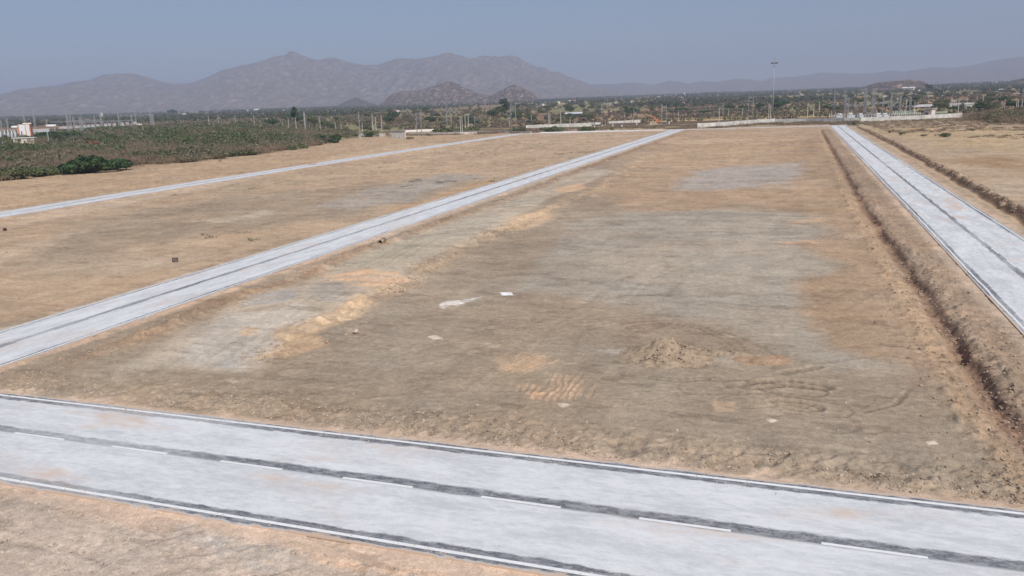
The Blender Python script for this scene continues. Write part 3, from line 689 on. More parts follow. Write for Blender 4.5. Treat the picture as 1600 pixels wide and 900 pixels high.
ridge('front_rocky_hill', [(585,168),(600,158),(612,147),(625,143),(645,142),(660,140),(675,135),(690,131),(700,127),(706,127),(715,131),(728,138),(740,142),(752,147),(770,150),(785,158),(800,164)],
      3900, 520, 500, m_small, rough=.22, step=.03, nr=90, seed=370, cell=110)
ridge('second_rocky_hill', [(745,160),(765,150),(780,143),(790,137),(802,132),(815,136),(828,143),(838,151),(850,163)],
      3500, 380, 380, m_small, rough=.25, step=.03, nr=80, seed=380, cell=90)
ridge('low_scrubby_hill', [(525,166),(540,158),(556,152),(572,158),(585,162),(600,168)], 4600, 400, 400, m_green, rough=.18, step=.04, nr=60, seed=385, cell=120)
ridge('reddish_rock_hillock', [(1335,143),(1355,134),(1372,129),(1390,127),(1405,126),(1420,124),(1436,126),(1450,130),(1465,137),(1480,144)],
      2600, 260, 260, m_small, rough=.25, step=.03, nr=70, seed=390, cell=60)
ridge('right_edge_hill', [(1545,138),(1570,130),(1585,125),(1600,122),(1640,115),(1690,125),(1740,140)],
      2900, 320, 300, m_green, rough=.22, step=.04, nr=60, seed=395, cell=90)

# ------------------------------------------------------------------ foliage generators
def leaf_cloud(n, blobs, size, r, twig=False, shell=.55):
    """n small leaf faces spread through lumpy blobs (cx,cy,cz,rx,ry,rz)"""
    B = np.array(blobs, float); wgt = B[:, 3] * B[:, 4] * B[:, 5]; k = r.choice(len(B), n, p=wgt / wgt.sum())
    d = r.normal(size=(n, 3)); d /= np.linalg.norm(d, axis=1)[:, None]
    rad = (shell + (1 - shell) * r.random(n)) ** .7
    c = B[k, :3] + d * B[k, 3:] * rad[:, None]; c[:, 2] = np.maximum(c[:, 2], .05)
    nrm = d * .6 + r.normal(size=(n, 3)) * .7; nrm[:, 2] += .35; nrm /= np.linalg.norm(nrm, axis=1)[:, None]
    a = np.cross(nrm, r.normal(size=(n, 3))); a /= np.linalg.norm(a, axis=1)[:, None]; b = np.cross(nrm, a)
    s = size * (.6 + .8 * r.random(n))[:, None]
    if twig:
        up = r.normal(size=(n, 3)) * .5 + d * .6; up[:, 2] = np.abs(up[:, 2]) + .35; up /= np.linalg.norm(up, axis=1)[:, None]
        V = np.stack([c - a * s * .16, c + a * s * .16, c + up * s * 1.9], 1); F = np.arange(3 * n).reshape(n, 3)
        return V.reshape(-1, 3), F
    bend = nrm * s * .2
    V = np.stack([c - a * s - b * s * .55, c + a * s * .8 - b * s * .6 + bend, c + a * s + b * s * .5, c - a * s * .7 + b * s * .65 - bend], 1)
    return V.reshape(-1, 3), np.arange(4 * n).reshape(n, 4)
def make_tree(kind, h, wd, seed, n=420, name='tree', leafs=None, size=None):
    r = np.random.default_rng(seed); root = bpy.data.objects.new(name, None); C.objects.link(root)
    mb = MB(); th = h * (.32 if kind != 'tall' else .45); top = Vector((r.normal() * .04 * h, r.normal() * .04 * h, th))
    mb.bar((0, 0, -.3), top, .035 * h, 6, .022 * h); blobs = []
    nl = 6 if kind != 'tall' else 5
    for i in range(nl):
        a = 2 * math.pi * (i + r.random() * .6) / nl; rr = wd * .5 * (.35 + .35 * r.random())
        hz = h * (.55 + .27 * r.random()) if kind != 'tall' else h * (.45 + .42 * i / nl)
        e = Vector((math.cos(a) * rr, math.sin(a) * rr, hz)); mb.bar(top, e, .018 * h, 4, .006 * h)
        q = wd * (.17 + .10 * r.random()); blobs.append((e.x, e.y, e.z, q * 1.2, q * 1.2, h * (.12 + .07 * r.random())))
    blobs.append((0, 0, h * .8, wd * .2, wd * .2, h * .17))
    if kind == 'bush': blobs += [(r.normal() * wd * .2, r.normal() * wd * .2, h * .35, wd * .3, wd * .3, h * .3) for _ in range(3)]
    V, F = leaf_cloud(n, blobs, size or wd * .05, r)
    mb.build('trunk', M['bark'], root); mesh_np('crown', V, F, leafs, root)
    return root
def make_bush(h, wd, seed, n, leafs, twig=False, name='bush', size=None):
    r = np.random.default_rng(seed); root = bpy.data.objects.new(name, None); C.objects.link(root)
    blobs = [(r.normal() * wd * .22, r.normal() * wd * .2, h * (.3 + .3 * r.random()), wd * (.15 + .14 * r.random()), wd * (.15 + .12 * r.random()), h * (.2 + .18 * r.random())) for _ in range(9)]
    V, F = leaf_cloud(n, blobs, size or .16, r, twig)
    mb = MB()
    for i in range(6):
        a = r.random() * 6.28; mb.bar((0, 0, -.2), (math.cos(a) * wd * .25, math.sin(a) * wd * .25, h * .6), .05, 4, .02)
    mb.build('stems', M['bark'], root); mesh_np('foliage', V, F, leafs, root)
    return root

# thicket left of the far road: nobody could count it
def thicket(name, poly, nb, hmin, hmax, seed, nleaf, greenish):
    r = np.random.default_rng(seed); P = [tuple(at0(*p)) for p in poly]
    xs = [p[0] for p in P]; ysx = [p[1] for p in P]
    # more bushes near than far
    cx, cy = [], []
    while len(cx) < nb:
        X = r.uniform(min(xs), max(xs), 4000); Y = r.uniform(min(ysx), max(ysx), 4000)
        ok = sdist(X, Y, P) > 0; d = np.hypot(X, Y); ok &= r.random(4000) < np.clip((d.min() / d) ** 1.3, 0, 1)
        cx += list(X[ok]); cy += list(Y[ok])
    cx = np.array(cx[:nb]); cy = np.array(cy[:nb])
    zone = fbm(cx / 16, cy / 24, seed, 3) + greenish(cx, cy)
    VV = {0: [], 1: [], 2: []}
    for i in range(nb):
        d = math.hypot(cx[i], cy[i]); h = r.uniform(hmin, hmax) * (.65 + .9 * float(vn(cx[i] / 11, cy[i] / 16, seed + 3))); wd = r.uniform(4.0, 8) * (1 + d / 900)
        z0 = float(base_z(cx[i], cy[i]))
        blobs = [(r.normal() * wd * .28, r.normal() * wd * .28, h * (.25 + .4 * r.random()), wd * .26, wd * .26, h * .3) for _ in range(5)]
        g = zone[i] + r.normal() * .05; kk = 1 if g > .60 else (2 if g > .50 else 0)
        nn = int(nleaf * min(1.4, 240 / d * 1.2) + 25)
        V, F = leaf_cloud(nn, blobs, (.17 if kk != 0 else .21) * (1 + d / 380), r, twig=(kk == 0))
        V = V + np.array([cx[i], cy[i], z0])
        VV[kk].append(V)
    root = None
    for kk, mt, nm in ((0, L['scrub'], name), (1, L['green'], 'green_bushes'), (2, L['olive'], 'olive_bushes')):
        if not VV[kk]: continue
        V = np.concatenate(VV[kk]); k = 3 if kk == 0 else 4
        o = mesh_np(nm, V, np.arange(len(V)).reshape(-1, k), mt, root)
        if root is None: root = o
        else: o['kind'] = 'stuff'
    return root
th = thicket('thicket', [(-320,316),(0,281),(90,273),(200,261),(300,250),(400,240),(440,233),(500,224),(560,214),(505,204),(400,206),(250,212),(60,222),(-320,245)],
             2300, 2.4, 4.6, 501, 320, lambda X, Y: .26 * sm(330, 430, np.hypot(X, Y)) - .125)
tag(th, 'brown and green thorny scrub thicket covering the ground left of the far road', 'scrub', kind='stuff')
th = thicket('thicket_edge', [(-90,294),(0,282),(90,273),(200,263),(400,242),(500,227),(505,217),(400,230),(200,250),(90,260),(0,268),(-90,278)],
             620, 1.8, 3.2, 503, 330, lambda X, Y: -.05 + 0 * X)
tag(th, 'brown thorny scrub along the front edge of the left thicket', 'scrub', kind='stuff')
th = thicket('thicket', [(1505,190),(1560,194),(1600,197),(1900,215),(1900,178),(1600,181),(1520,182)], 460, 2.6, 5.0, 507, 260, lambda X, Y: -.02 + 0 * X)
tag(th, 'low brown scrub thicket at the right edge beyond the bare plot', 'scrub', kind='stuff')

# ------------------------------------------------------------------ haze: the air of the whole place
hz = MB().box((0, 0, 447), (33000, 33000, 906)).build('haze', None)
hm = bpy.data.materials.new('haze_air'); hm.use_nodes = True; t = hm.node_tree; t.nodes.clear()
mo = t.nodes.new('ShaderNodeOutputMaterial'); pv = t.nodes.new('ShaderNodeVolumePrincipled')
pv.inputs['Color'].default_value = (0.53, 0.61, 0.82, 1); pv.inputs['Density'].default_value = 1.5e-4; pv.inputs['Anisotropy'].default_value = 0.0
t.links.new(pv.outputs[0], mo.inputs['Volume']); hz.data.materials.append(hm); tag(hz, kind='stuff')

# ------------------------------------------------------------------ heaps of earth, stones, pipes on the plots
def heap(loc, rx, ry, h, label, material, seed, peaks, group=None, clods=60):
    r = np.random.default_rng(seed); root = empty('earth_heap', loc, label, 'earth heap', group)
    n = 90; u = np.linspace(-1.35, 1.35, n); X, Y = np.meshgrid(u, u, indexing='ij'); rr = np.hypot(X, Y) * (1 + .35 * (fbm(np.arctan2(Y, X) * 1.4 + 9, X * 0, seed, 3) - .5))
    Z = np.zeros_like(X)
    for (a, b, s, k) in peaks: Z = np.maximum(Z, k * np.clip(1 - (np.hypot(X - a, Y - b) / s), 0, 1) ** 1.15)
    Z = Z * h + (fbm(X * 5, Y * 5, seed, 4) - .5) * .22 * h * (Z > 0) ; Z = np.where(rr > 1.3, -.06, Z - .02)
    idx = np.arange(n * n).reshape(n, n); F = np.stack([idx[:-1, :-1], idx[1:, :-1], idx[1:, 1:], idx[:-1, 1:]], -1).reshape(-1, 4)
    mesh_np('soil', np.stack([X.ravel() * rx, Y.ravel() * ry, Z.ravel()], 1), F, material, root, smooth=True)
    V, Fc = lumps_mesh([(math.cos(a) * rx * q, math.sin(a) * ry * q, max(.02, h * .9 * max(0, 1 - q) ** 1.15), sz) for a, q, sz in
                        [(r.random() * 6.28, .15 + 1.0 * r.random() ** .5, r.uniform(.02, .075)) for _ in range(clods)]], seed)
    o = mesh_np('clods', V, Fc, material, root); o['kind'] = 'stuff'
    return root
ICO_V = None
def ico():
    global ICO_V, ICO_F
    if ICO_V is None:
        p = (1 + 5 ** .5) / 2
        ICO_V = np.array([(-1, p, 0), (1, p, 0), (-1, -p, 0), (1, -p, 0), (0, -1, p), (0, 1, p), (0, -1, -p), (0, 1, -p), (p, 0, -1), (p, 0, 1), (-p, 0, -1), (-p, 0, 1)]) / 1.9
        ICO_F = np.array([(0, 11, 5), (0, 5, 1), (0, 1, 7), (0, 7, 10), (0, 10, 11), (1, 5, 9), (5, 11, 4), (11, 10, 2), (10, 7, 6), (7, 1, 8), (3, 9, 4), (3, 4, 2), (3, 2, 6), (3, 6, 8), (3, 8, 9), (4, 9, 5), (2, 4, 11), (6, 2, 10), (8, 6, 7), (9, 8, 1)])
    return ICO_V, ICO_F
def lumps_mesh(items, seed):
    v0, f0 = ico(); r = np.random.default_rng(seed); I = np.array(items, float); n = len(I)
    j = 1 + (r.random((n, 12, 1)) - .5) * .7; sc3 = 1 + (r.random((n, 1, 3)) - .5) * .9; sc3[:, :, 2] *= .7
    V = v0[None] * j * sc3 * I[:, 3][:, None, None]; a = r.random(n) * 6.28; ca, sa = np.cos(a)[:, None], np.sin(a)[:, None]
    x = V[:, :, 0] * ca - V[:, :, 1] * sa; y = V[:, :, 0] * sa + V[:, :, 1] * ca; V = np.stack([x, y, V[:, :, 2]], -1) + I[:, None, :3]
    F = f0[None] + (np.arange(n) * 12)[:, None, None]
    return V.reshape(-1, 3), F.reshape(-1, 3)
p = at0(1043, 556)
heap((p[0], p[1], 0), 2.15, 2.0, 1.12, 'brown earth heap with a pointed top on the grey plot, right of the scraped clay', M['soil_dark'], 71,
     [(-.08, 0, .82, 1), (-.42, .05, .8, .60), (.42, -.08, .82, .52), (-.05, -.42, .7, .42), (.1, .1, .35, .93), (-.3, .25, .5, .75), (.75, .05, .5, .2), (-.85, 0, .5, .18)], clods=420)
p = at0(1125, 552)
heap((p[0], p[1], 0), 2.2, .9, .32, 'low dark ridge of churned soil joining the pointed heap on its right', M['soil_dark'], 79, [(-.7, .1, .5, 1), (-.1, 0, .6, .7), (.5, -.15, .5, .8), (.9, -.2, .4, .5)], clods=140)
p = at0(1193, 565)
heap((p[0], p[1], 0), 1.45, .75, .32, 'low flat spill of orange-brown soil right of the pointed earth heap', M['soil_red'], 72, [(0, 0, 1.1, 1), (-.5, 0, .7, .8), (.5, .1, .7, .7)], clods=60)
p = at0(270, 282)
heap((p[0], p[1], 0), 3.8, 2.2, 1.25, 'wide low earth heap beside the far left road', M['soil_dark'], 73, [(0, 0, .8, 1), (-.5, .2, .6, .7), (.5, 0, .6, .8)], clods=40)
p = at0(210, 286)
heap((p[0], p[1], 0), 2.6, 1.4, .4, 'small flattened earth heap left of the wide one near the far left road', M['soil'], 74, [(0, 0, 1, 1)], clods=20)
p = at0(488, 257)
heap((p[0], p[1], 0), 1.6, 1.3, 1.1, 'small earth heap at the edge of the far left road, below the green bush', M['soil'], 75, [(0, 0, 1, 1)], clods=10)
p = at0(925, 307)
heap((p[0], p[1], 0), 1.9, 1.6, .5, 'rough brown earth heap near the pale strip right of the middle road', M['soil'], 76, [(0, 0, 1, 1), (-.6, .1, .6, .6)], clods=60)
p = at0(1318, 371)
heap((p[0], p[1], 0), 2.0, 1.4, .5, 'flat-topped earth heap left of the trench', M['soil'], 77, [(0, 0, 1, 1), (.5, .1, .6, .7)], clods=50)

def rock(loc, s, label, seed, material=None, group=None):
    v0, f0 = ico(); r = np.random.default_rng(seed)
    import bmesh
    me = bpy.data.meshes.new('boulder'); bm = bmesh.new()
    vs = [bm.verts.new(v * s * (1 + .35 * (r.random() - .5))) for v in v0]
    for f in f0: bm.faces.new([vs[i] for i in f])
    bmesh.ops.subdivide_edges(bm, edges=bm.edges[:], cuts=1, use_grid_fill=True)
    for v in bm.verts: v.co += Vector(r.normal(size=3)) * s * .05
    bm.to_mesh(me); bm.free(); me.materials.append(material or M['rock'])
    o = bpy.data.objects.new('boulder', me); C.objects.link(o); o.location = loc
    return tag(o, label, 'boulder', group)
p = at0(557, 521); rock((p[0], p[1], .14), .2, 'pale brown boulder standing alone above the two small stones on the plot', 81)
p = at0(511, 536); rock((p[0], p[1], .08), .15, 'orange-tinted boulder at the edge of the sandy patch', 82, M['soil_red'])
p = at0(628, 456); rock((p[0], p[1], .12), .22, 'dark brown clod at the right end of the orange sand patch', 83, M['soil'])
p = at0(541, 524); rock((p[0], p[1], .05), .09, 'small white stone left of the pale brown boulder', 84)
p = at0(8, 360); rock((p[0], p[1], .1), .26, 'dark stone at the left edge below the far left road', 85, M['blackbox'])
p = at0(1084, 566); rock((p[0], p[1], .1), .2, 'grey clod at the right foot of the pointed earth heap', 86, M['soil'])
p = at0(1565, 322); rock((p[0], p[1], .1), .5, 'dark clod lying by itself right of the long dug berm', 87, M['soil'])

def ring_pipe(loc, rz, rad, ln, material, label, name='pipe', cat='pipe'):
    V = []; F = []; n = 20
    for k, (rr, yy) in enumerate(((rad, 0), (rad, ln), (rad * .8, ln), (rad * .8, 0))):
        for i in range(n):
            a = 2 * math.pi * i / n; V.append((math.cos(a) * rr, yy, math.sin(a) * rr + rad))
    for k in range(4):
        for i in range(n): F.append((k * n + i, k * n + (i + 1) % n, ((k + 1) % 4) * n + (i + 1) % n, ((k + 1) % 4) * n + i))
    o = mesh_np(name, V, F, material, None, smooth=True); o.location = loc; o.rotation_euler = (0, 0, rz)
    return tag(o, label, cat)
p = at0(594, 383); ring_pipe((p[0], p[1], 0.02), .25, .26, 1.6, M['clay'], 'open-ended clay-coloured pipe lying beside the middle road')
def drum(loc, r, h, label):
    root = empty('drum', loc, label, 'drum'); mb = MB(); mb.bar((0, 0, 0), (0, 0, h), r, 20); mb.build('barrel', M['blackbox'], root)
    for k in (.05, .35, .65, .97): MB().bar((0, 0, h * k - .02), (0, 0, h * k + .02), r * 1.05, 20).build('hoop', M['clay'], root)
p = at0(274, 409); drum((p[0], p[1], 0), .27, .42, 'small dark drum standing alone on the tan plot left of the middle road')

# clods and gravel: uncountable
def scatter(name, n, fn, smin, smax, material, seed, sink=.25, lift=0.0):
    r = np.random.default_rng(seed); x, y = fn(r, n); z = base_z(x, y) + relief(x, y)[0] + lift
    s = smin + (smax - smin) * r.random(len(x)) ** 3.2 ; s = s * (1 + np.hypot(x, y) / 400)
    V, F = lumps_mesh(np.column_stack([x, y, z + s * (.5 - sink)]), seed) if False else lumps_mesh(np.column_stack([x, y, z + s * (.4 - sink), s]), seed)
    o = mesh_np(name, V, F, material); return tag(o, kind='stuff')
def f_front(r, n):
    x = r.uniform(-50, 11, n * 3); y = YF + HW + .7 + np.abs(r.normal(size=n * 3)) * 1.5; k = vn(x / 1.8, y / 1.2, 401) > .38; return x[k][:n], y[k][:n]
scatter('gravel', 3200, f_front, .008, .055, M['rock'], 402)
scatter('soil_clods', 3600, f_front, .010, .065, M['soil'], 403)
def f_edge(r, n):
    x = r.uniform(-60, 20, n * 2); y = YF + np.where(r.random(n * 2) < .6, 1, -1) * (HW + .25 - np.abs(r.normal(size=n * 2)) * .35); k = vn(x / 1.5, y, 409) > .5; return x[k][:n], y[k][:n]
scatter('gravel', 2600, f_edge, .006, .035, M['rock'], 404, lift=.06)
def f_edge2(r, n):
    y = 27 + 90 * r.random(n) ** 1.5; s_ = np.where(r.random(n) < .5, 1, -1); x = np.where(r.random(n) < .6, xA(y), xB(y)) + s_ * (HW + .25 - np.abs(r.normal(size=n)) * .3); return x, y
scatter('gravel', 2200, f_edge2, .008, .04, M['rock'], 407, lift=.056)
def f_low(r, n):
    x = r.uniform(-32, -8, n * 3); y = r.uniform(13, YF - HW - 1.0, n * 3); k = vn(x / 1.6, y / 1.6, 405) > .35; return x[k][:n], y[k][:n]
scatter('gravel', 3600, f_low, .008, .06, M['rock'], 406)
def f_tr(r, n):
    y = 27 + 150 * r.random(n * 2) ** 1.8; x = np.interp(y, TY, TX) + r.normal(size=n * 2) * 1.7 + .7
    k = (x > np.interp(y, TY, TX) - 4) & (np.abs(x - xB(y)) > HW + .6); return x[k][:n], y[k][:n]
scatter('soil_clods', 9000, f_tr, .012, .085, M['soil'], 408)
def f_corner(r, n):
    x = 9.5 + r.normal(size=n) * 1.5; y = 28.2 + r.normal(size=n) * .9; k = (y > 26.9); return x[k], y[k]
scatter('soil_clods', 1500, f_corner, .012, .085, M['soil'], 410)
def f_berm(r, n):
    y = 60 + 300 * r.random(n) ** 1.3; x = np.interp(y, BY, BX) + r.normal(size=n) * .5 + .25; return x, y
scatter('soil_clods', 4200, f_berm, .03, .15, M['soil'], 412)
def f_dug(r, n):
    y = 28 + 220 * r.random(n) ** 1.6; x = xA(y) + 6.4 + r.normal(size=n) * 1.2; k = x - xA(y) > HW + .7; return x[k], y[k]
scatter('soil_clods', 4600, f_dug, .012, .08, M['soil'], 414)
def f_ridge(r, n):
    y = 34 + 140 * r.random(n * 2) ** 1.4; x = np.interp(y, RY, RX) + r.normal(size=n * 2) * 1.0; k = vn(x / 3, y / 5, 415) > .45; return x[k][:n], y[k][:n]
scatter('soil_clods', 2400, f_ridge, .012, .09, M['soil'], 416)
def f_plot(r, n):
    y = 28 + 260 * r.random(n) ** 2; x = -40 + 49 * r.random(n); return x, y
scatter('gravel', 1800, f_plot, .008, .05, M['rock'], 418)
def f_plot2(r, n):
    y = 40 + 300 * r.random(n) ** 1.3; x = -115 + 66 * r.random(n); return x, y
scatter('gravel', 1200, f_plot2, .03, .14, M['soil'], 420)

# ------------------------------------------------------------------ bushes that stand out
def bush_at(px, py, wpx, hpx, kind, label, seed, n=900, cat='bush', group=None):
    p = at(px, py); wd = size_at(p, wpx); h = size_at(p, hpx)
    b = make_bush(h, wd, seed, n, L[kind], twig=(kind in ('brown',)), size=max(.10, wd * .035)); b.location = p
    tag(b, label, cat, group); return b
bush_at(138, 270.5, 70, 33, 'dark', 'big dark green bush at the front edge of the brown thicket', 601, 2200)
bush_at(183, 265.5, 52, 19, 'dark', 'dark green bush joined to the right side of the biggest bush', 602, 1500)
bush_at(148, 232, 20, 15, 'red', 'orange-red flowering bush inside the thicket', 603, 800)
bush_at(22, 280, 48, 20, 'green', 'green bush at the lower left corner of the thicket', 604, 1300)
bush_at(62, 276, 42, 16, 'green', 'second green bush from the left along the thicket front edge', 605, 1200)
bush_at(508, 224, 36, 17, 'dark', 'bright dark green bush at the right-hand tip of the thicket', 606, 1300)
bush_at(90, 222, 60, 18, 'dark', 'dark green bush in front of the left substation', 607, 1400)
bush_at(575, 214, 30, 12, 'green', 'green bush left of the concrete culvert', 608, 700)
bush_at(600, 213, 14, 8, 'olive', 'small grey-green bush at the concrete culvert', 609, 400)
bush_at(670, 213, 10, 7, 'olive', 'small bush on the low wall right of the culvert', 610, 300)
bush_at(640, 218, 14, 5, 'olive', 'flat weed clump below the ribbed white culvert wall', 611, 300)
bush_at(700, 206, 46, 7, 'green', 'long flat green bush row in front of the railway', 612, 700)
bush_at(737, 205, 34, 7, 'green', 'flat green bush right of the four thin poles', 613, 600)
bush_at(813, 207, 22, 10, 'green', 'rounded green bush beside the end of the far left road', 614, 800)
bush_at(866, 206, 34, 9, 'green', 'wide green bush along the back road', 615, 900)
bush_at(918, 205, 24, 8, 'green', 'green bush left of the white marker posts', 616, 700)
bush_at(957, 204, 10, 6, 'green', 'little green bush between two white marker posts', 617, 350)
bush_at(1335, 197, 18, 10, 'olive', 'grey-green bush at the end of the right-hand road', 618, 600)
bush_at(1408, 211, 10, 6, 'olive', 'small green bush on dry grass right of the road end', 619, 300)
bush_at(1390, 208, 8, 4, 'olive', 'tiny low bush left of the small green one', 620, 200)
bush_at(1475, 214, 20, 7, 'green', 'low green bush on the bare plot at the right', 621, 500)
bush_at(1443, 213, 11, 4, 'olive', 'flat weed tuft left of the low green bush on the right plot', 622, 200)
bush_at(1440, 205, 9, 4, 'olive', 'weed tuft behind the low green bush on the right plot', 623, 200)
bush_at(1520, 205, 14, 5, 'olive', 'weed tuft in front of the right-hand scrub', 624, 200)
bush_at(345, 253, 12, 5, 'brown', 'dry brown weed clump below the middle of the thicket', 625, 300)
bush_at(430, 234, 12, 5, 'brown', 'dry brown weed clump right of the thicket corner', 626, 300)
bush_at(1180, 188, 14, 6, 'olive', 'grey bush in front of the pale wall near the floodlight mast', 627, 300)
# dry grass tufts: stuff
def tufts(name, n, fn, seed, mt, s=.22):
    r = np.random.default_rng(seed); x, y = fn(r, n); n = len(x); z = base_z(x, y); k = 26
    c = np.repeat(np.stack([x, y, z], 1), k, 0) + np.column_stack([r.normal(size=(n * k, 2)) * s * 1.6, np.zeros(n * k)])
    d = r.normal(size=(n * k, 3)) * .5; d[:, 2] = 1; d *= (s * (.6 + 1.2 * r.random((n * k, 1)))); a = r.normal(size=(n * k, 3)); a[:, 2] = 0; a *= .12 * s
    V = np.stack([c - a, c + a, c + d], 1).reshape(-1, 3); o = mesh_np(name, V, np.arange(len(V)).reshape(-1, 3), mt); return tag(o, kind='stuff')
def f_t1(r, n):
    x = r.uniform(36, 190, n * 3); y = r.uniform(200, 500, n * 3); k = (vn(x / 22, y / 30, 431) + .5 * sm(200, 430, y) > .75); return x[k][:n], y[k][:n]
tufts('dry_grass', 3200, f_t1, 432, L['brown'], .34)
def f_t2(r, n):
    x = r.uniform(-112, -50, n * 3); y = r.uniform(60, 300, n * 3); k = (vn(x / 7, y / 9, 433) > .80); return x[k][:n], y[k][:n]
tufts('weeds', 260, f_t2, 434, L['olive'], .22)
def f_t3(r, n):
    x = r.uniform(-280, 40, n * 3); y = r.uniform(YBK + 9, 520, n * 3); k = (vn(x / 12, y / 20, 435) > .45); return x[k][:n], y[k][:n]
tufts('dry_grass', 2200, f_t3, 436, L['scrub'], .7)

# ------------------------------------------------------------------ railway
RP = [at(px, py) for px, py in ((250, 206.5), (400, 206.5), (600, 205.5), (720, 203), (860, 199.5), (1000, 196.5), (1060, 194))]
RP = [Vector((-420, 575, 0)), Vector((-300, 566, 0)), Vector((-190, 560, 0)), Vector((-60, 552, 0)), Vector((60, 560, 0)), Vector((240, 580, 0))]
def offset(P, k):
    P = np.array([(p[0], p[1]) for p in P]); T = np.gradient(P, axis=0); T /= np.linalg.norm(T, axis=1)[:, None]; return [tuple(q) for q in (P + np.stack([-T[:, 1], T[:, 0]], 1) * k)]
def poly_len(P, st):
    P = np.array(P, float); d = np.concatenate([[0], np.cumsum(np.linalg.norm(np.diff(P, axis=0), axis=1))]); s = np.arange(0, d[-1], st)
    return [(np.interp(q, d, P[:, 0]), np.interp(q, d, P[:, 1])) for q in s]
RC = poly_len([(p.x, p.y) for p in RP], 6.0)
strip('railway_embankment', RC, -7.5, 7.5, 1.25, M['ballast'], None, nv=3, thick=1.9)['kind'] = 'structure'
for k, lb in ((-2.6, 'rusty brown railway track on the side nearer the plots'), (2.6, 'rusty brown railway track on the side nearer the trees')):
    e = empty('railway_track', (0, 0, 0), lb, 'railway track', 'railway tracks on the embankment')
    for s in (-.84, .84): strip('rail', offset(RC, k), s - .05, s + .05, 1.62, M['rust'], e, thick=.18)
    fine = poly_len(offset(RC, k), .9); mb = MB()
    T = (Vector(fine[-1]) - Vector(fine[0]))
    for i in range(len(fine) - 1):
        a = math.atan2(fine[i + 1][1] - fine[i][1], fine[i + 1][0] - fine[i][0]); mb.box((fine[i][0], fine[i][1], 1.33), (.26, 2.6, .2), a)
    mb.build('sleepers', M['sleeper'], e)['kind'] = 'stuff'

def wall_run(label, pts, h, th=.35, material=None, name='boundary_wall', cat='wall', z0=None, piers=0, group=None):
    """low wall along photo-traced ground points"""
    P = [at(*p) for p in pts]; mb = MB()
    for a, b in zip(P[:-1], P[1:]):
        c = (a + b) / 2; d = b - a; mb.box((c.x, c.y, c.z + h / 2 - .15), (d.length + th * .4, th, h + .3), math.atan2(d.y, d.x))
    root = empty(name, (0, 0, 0), label, cat, group); mb.build('wall_panel', material or M['wall'], root)
    if piers:
        for a, b in zip(P[:-1], P[1:]):
            n = max(1, int((b - a).length / piers))
            for i in range(n):
                c = a.lerp(b, i / n); MB().box((c.x, c.y, c.z + h / 2), (th * 1.6, th * 1.6, h + .35), math.atan2((b - a).y, (b - a).x)).build('pier', M['concrete'], root)
    return root
wall_run('white low wall along the far side of the back road, from the left road end', [(700, 206.0), (760, 207), (830, 208.2)], .9, .4, M['wall'])
wall_run('thin white kerb wall behind the back road between its two junctions', [(845, 208), (900, 206.6), (1000, 204.6), (1035, 203.9)], .5, .4, M['white'])
wall_run('pale retaining wall in front of the railway left of the culvert', [(462, 208), (520, 209.5), (600, 212)], 1.0, .4, M['concrete'])
wall_run('white low wall right of the culvert', [(640, 211), (700, 210.5), (745, 209)], 1.2, .4, M['wall'])
wall_run('long pale wall of the platform left of the tall railway masts', [(630, 206.3), (700, 204.2)], 1.4, .5, M['white'])
wall_run('pale concrete platform wall behind the railway between two masts', [(822, 201), (862, 199.5), (905, 198), (938, 196.5)], 2.4, .6, M['wall'])
wall_run('higher pale concrete wall right of the tall grey mast', [(951, 196), (975, 194.8), (1000, 193)], 2.8, .6, M['wall'])
wall_run('grey weathered boundary wall stepping up to the right behind the back road', [(1090, 200.5), (1120, 199), (1150, 196.5), (1185, 193.5), (1210, 192.5)], 2.6, .5, M['wall'], piers=12)
wall_run('long whitish boundary wall running in front of the right substation', [(1212, 192), (1260, 191), (1320, 190.5), (1345, 190), (1400, 188), (1440, 186.5), (1503, 182.5)], 2.2, .5, M['wall'], piers=14)
# culvert
p0 = at(612, 216); p1 = at(634, 216)
root = empty('culvert', p0, 'ribbed white concrete culvert wall under the railway', 'culvert', rz=math.atan2(p1.y - p0.y, p1.x - p0.x)); ln = (p1 - p0).length
MB().box((ln / 2, 0, 2.1), (ln, .5, 4.2)).build('head_wall', M['wall'], root)
for i in range(7): MB().box((ln * (i + .5) / 7, -.4, 2.0), (.25, .35, 4.0)).build('rib', M['concrete'], root)
MB().box((ln / 2, -.2, 4.35), (ln + .6, 1.2, .3)).build('coping', M['concrete'], root)
root = empty('abutment', at(560, 214), 'brownish stone-faced slope wall left of the ribbed culvert', 'wall')
MB().box((9, 1, .9), (19, .6, 1.9), 0).build('facing', M['wall'], root)
# gate gap in the boundary wall
p = at(1225, 191.5); root = empty('wall_gate', p, 'rusty brown sheet gate set in the pale boundary wall right of the floodlight mast', 'gate')
MB().box((0, -.5, 1.3), (2.9, .12, 2.3)).build('gate_leaf', M['rust'], root)
for s in (-1, 1): MB().box((s * 1.65, -.5, 1.3), (.35, .35, 2.7)).build('gate_post', M['concrete'], root)

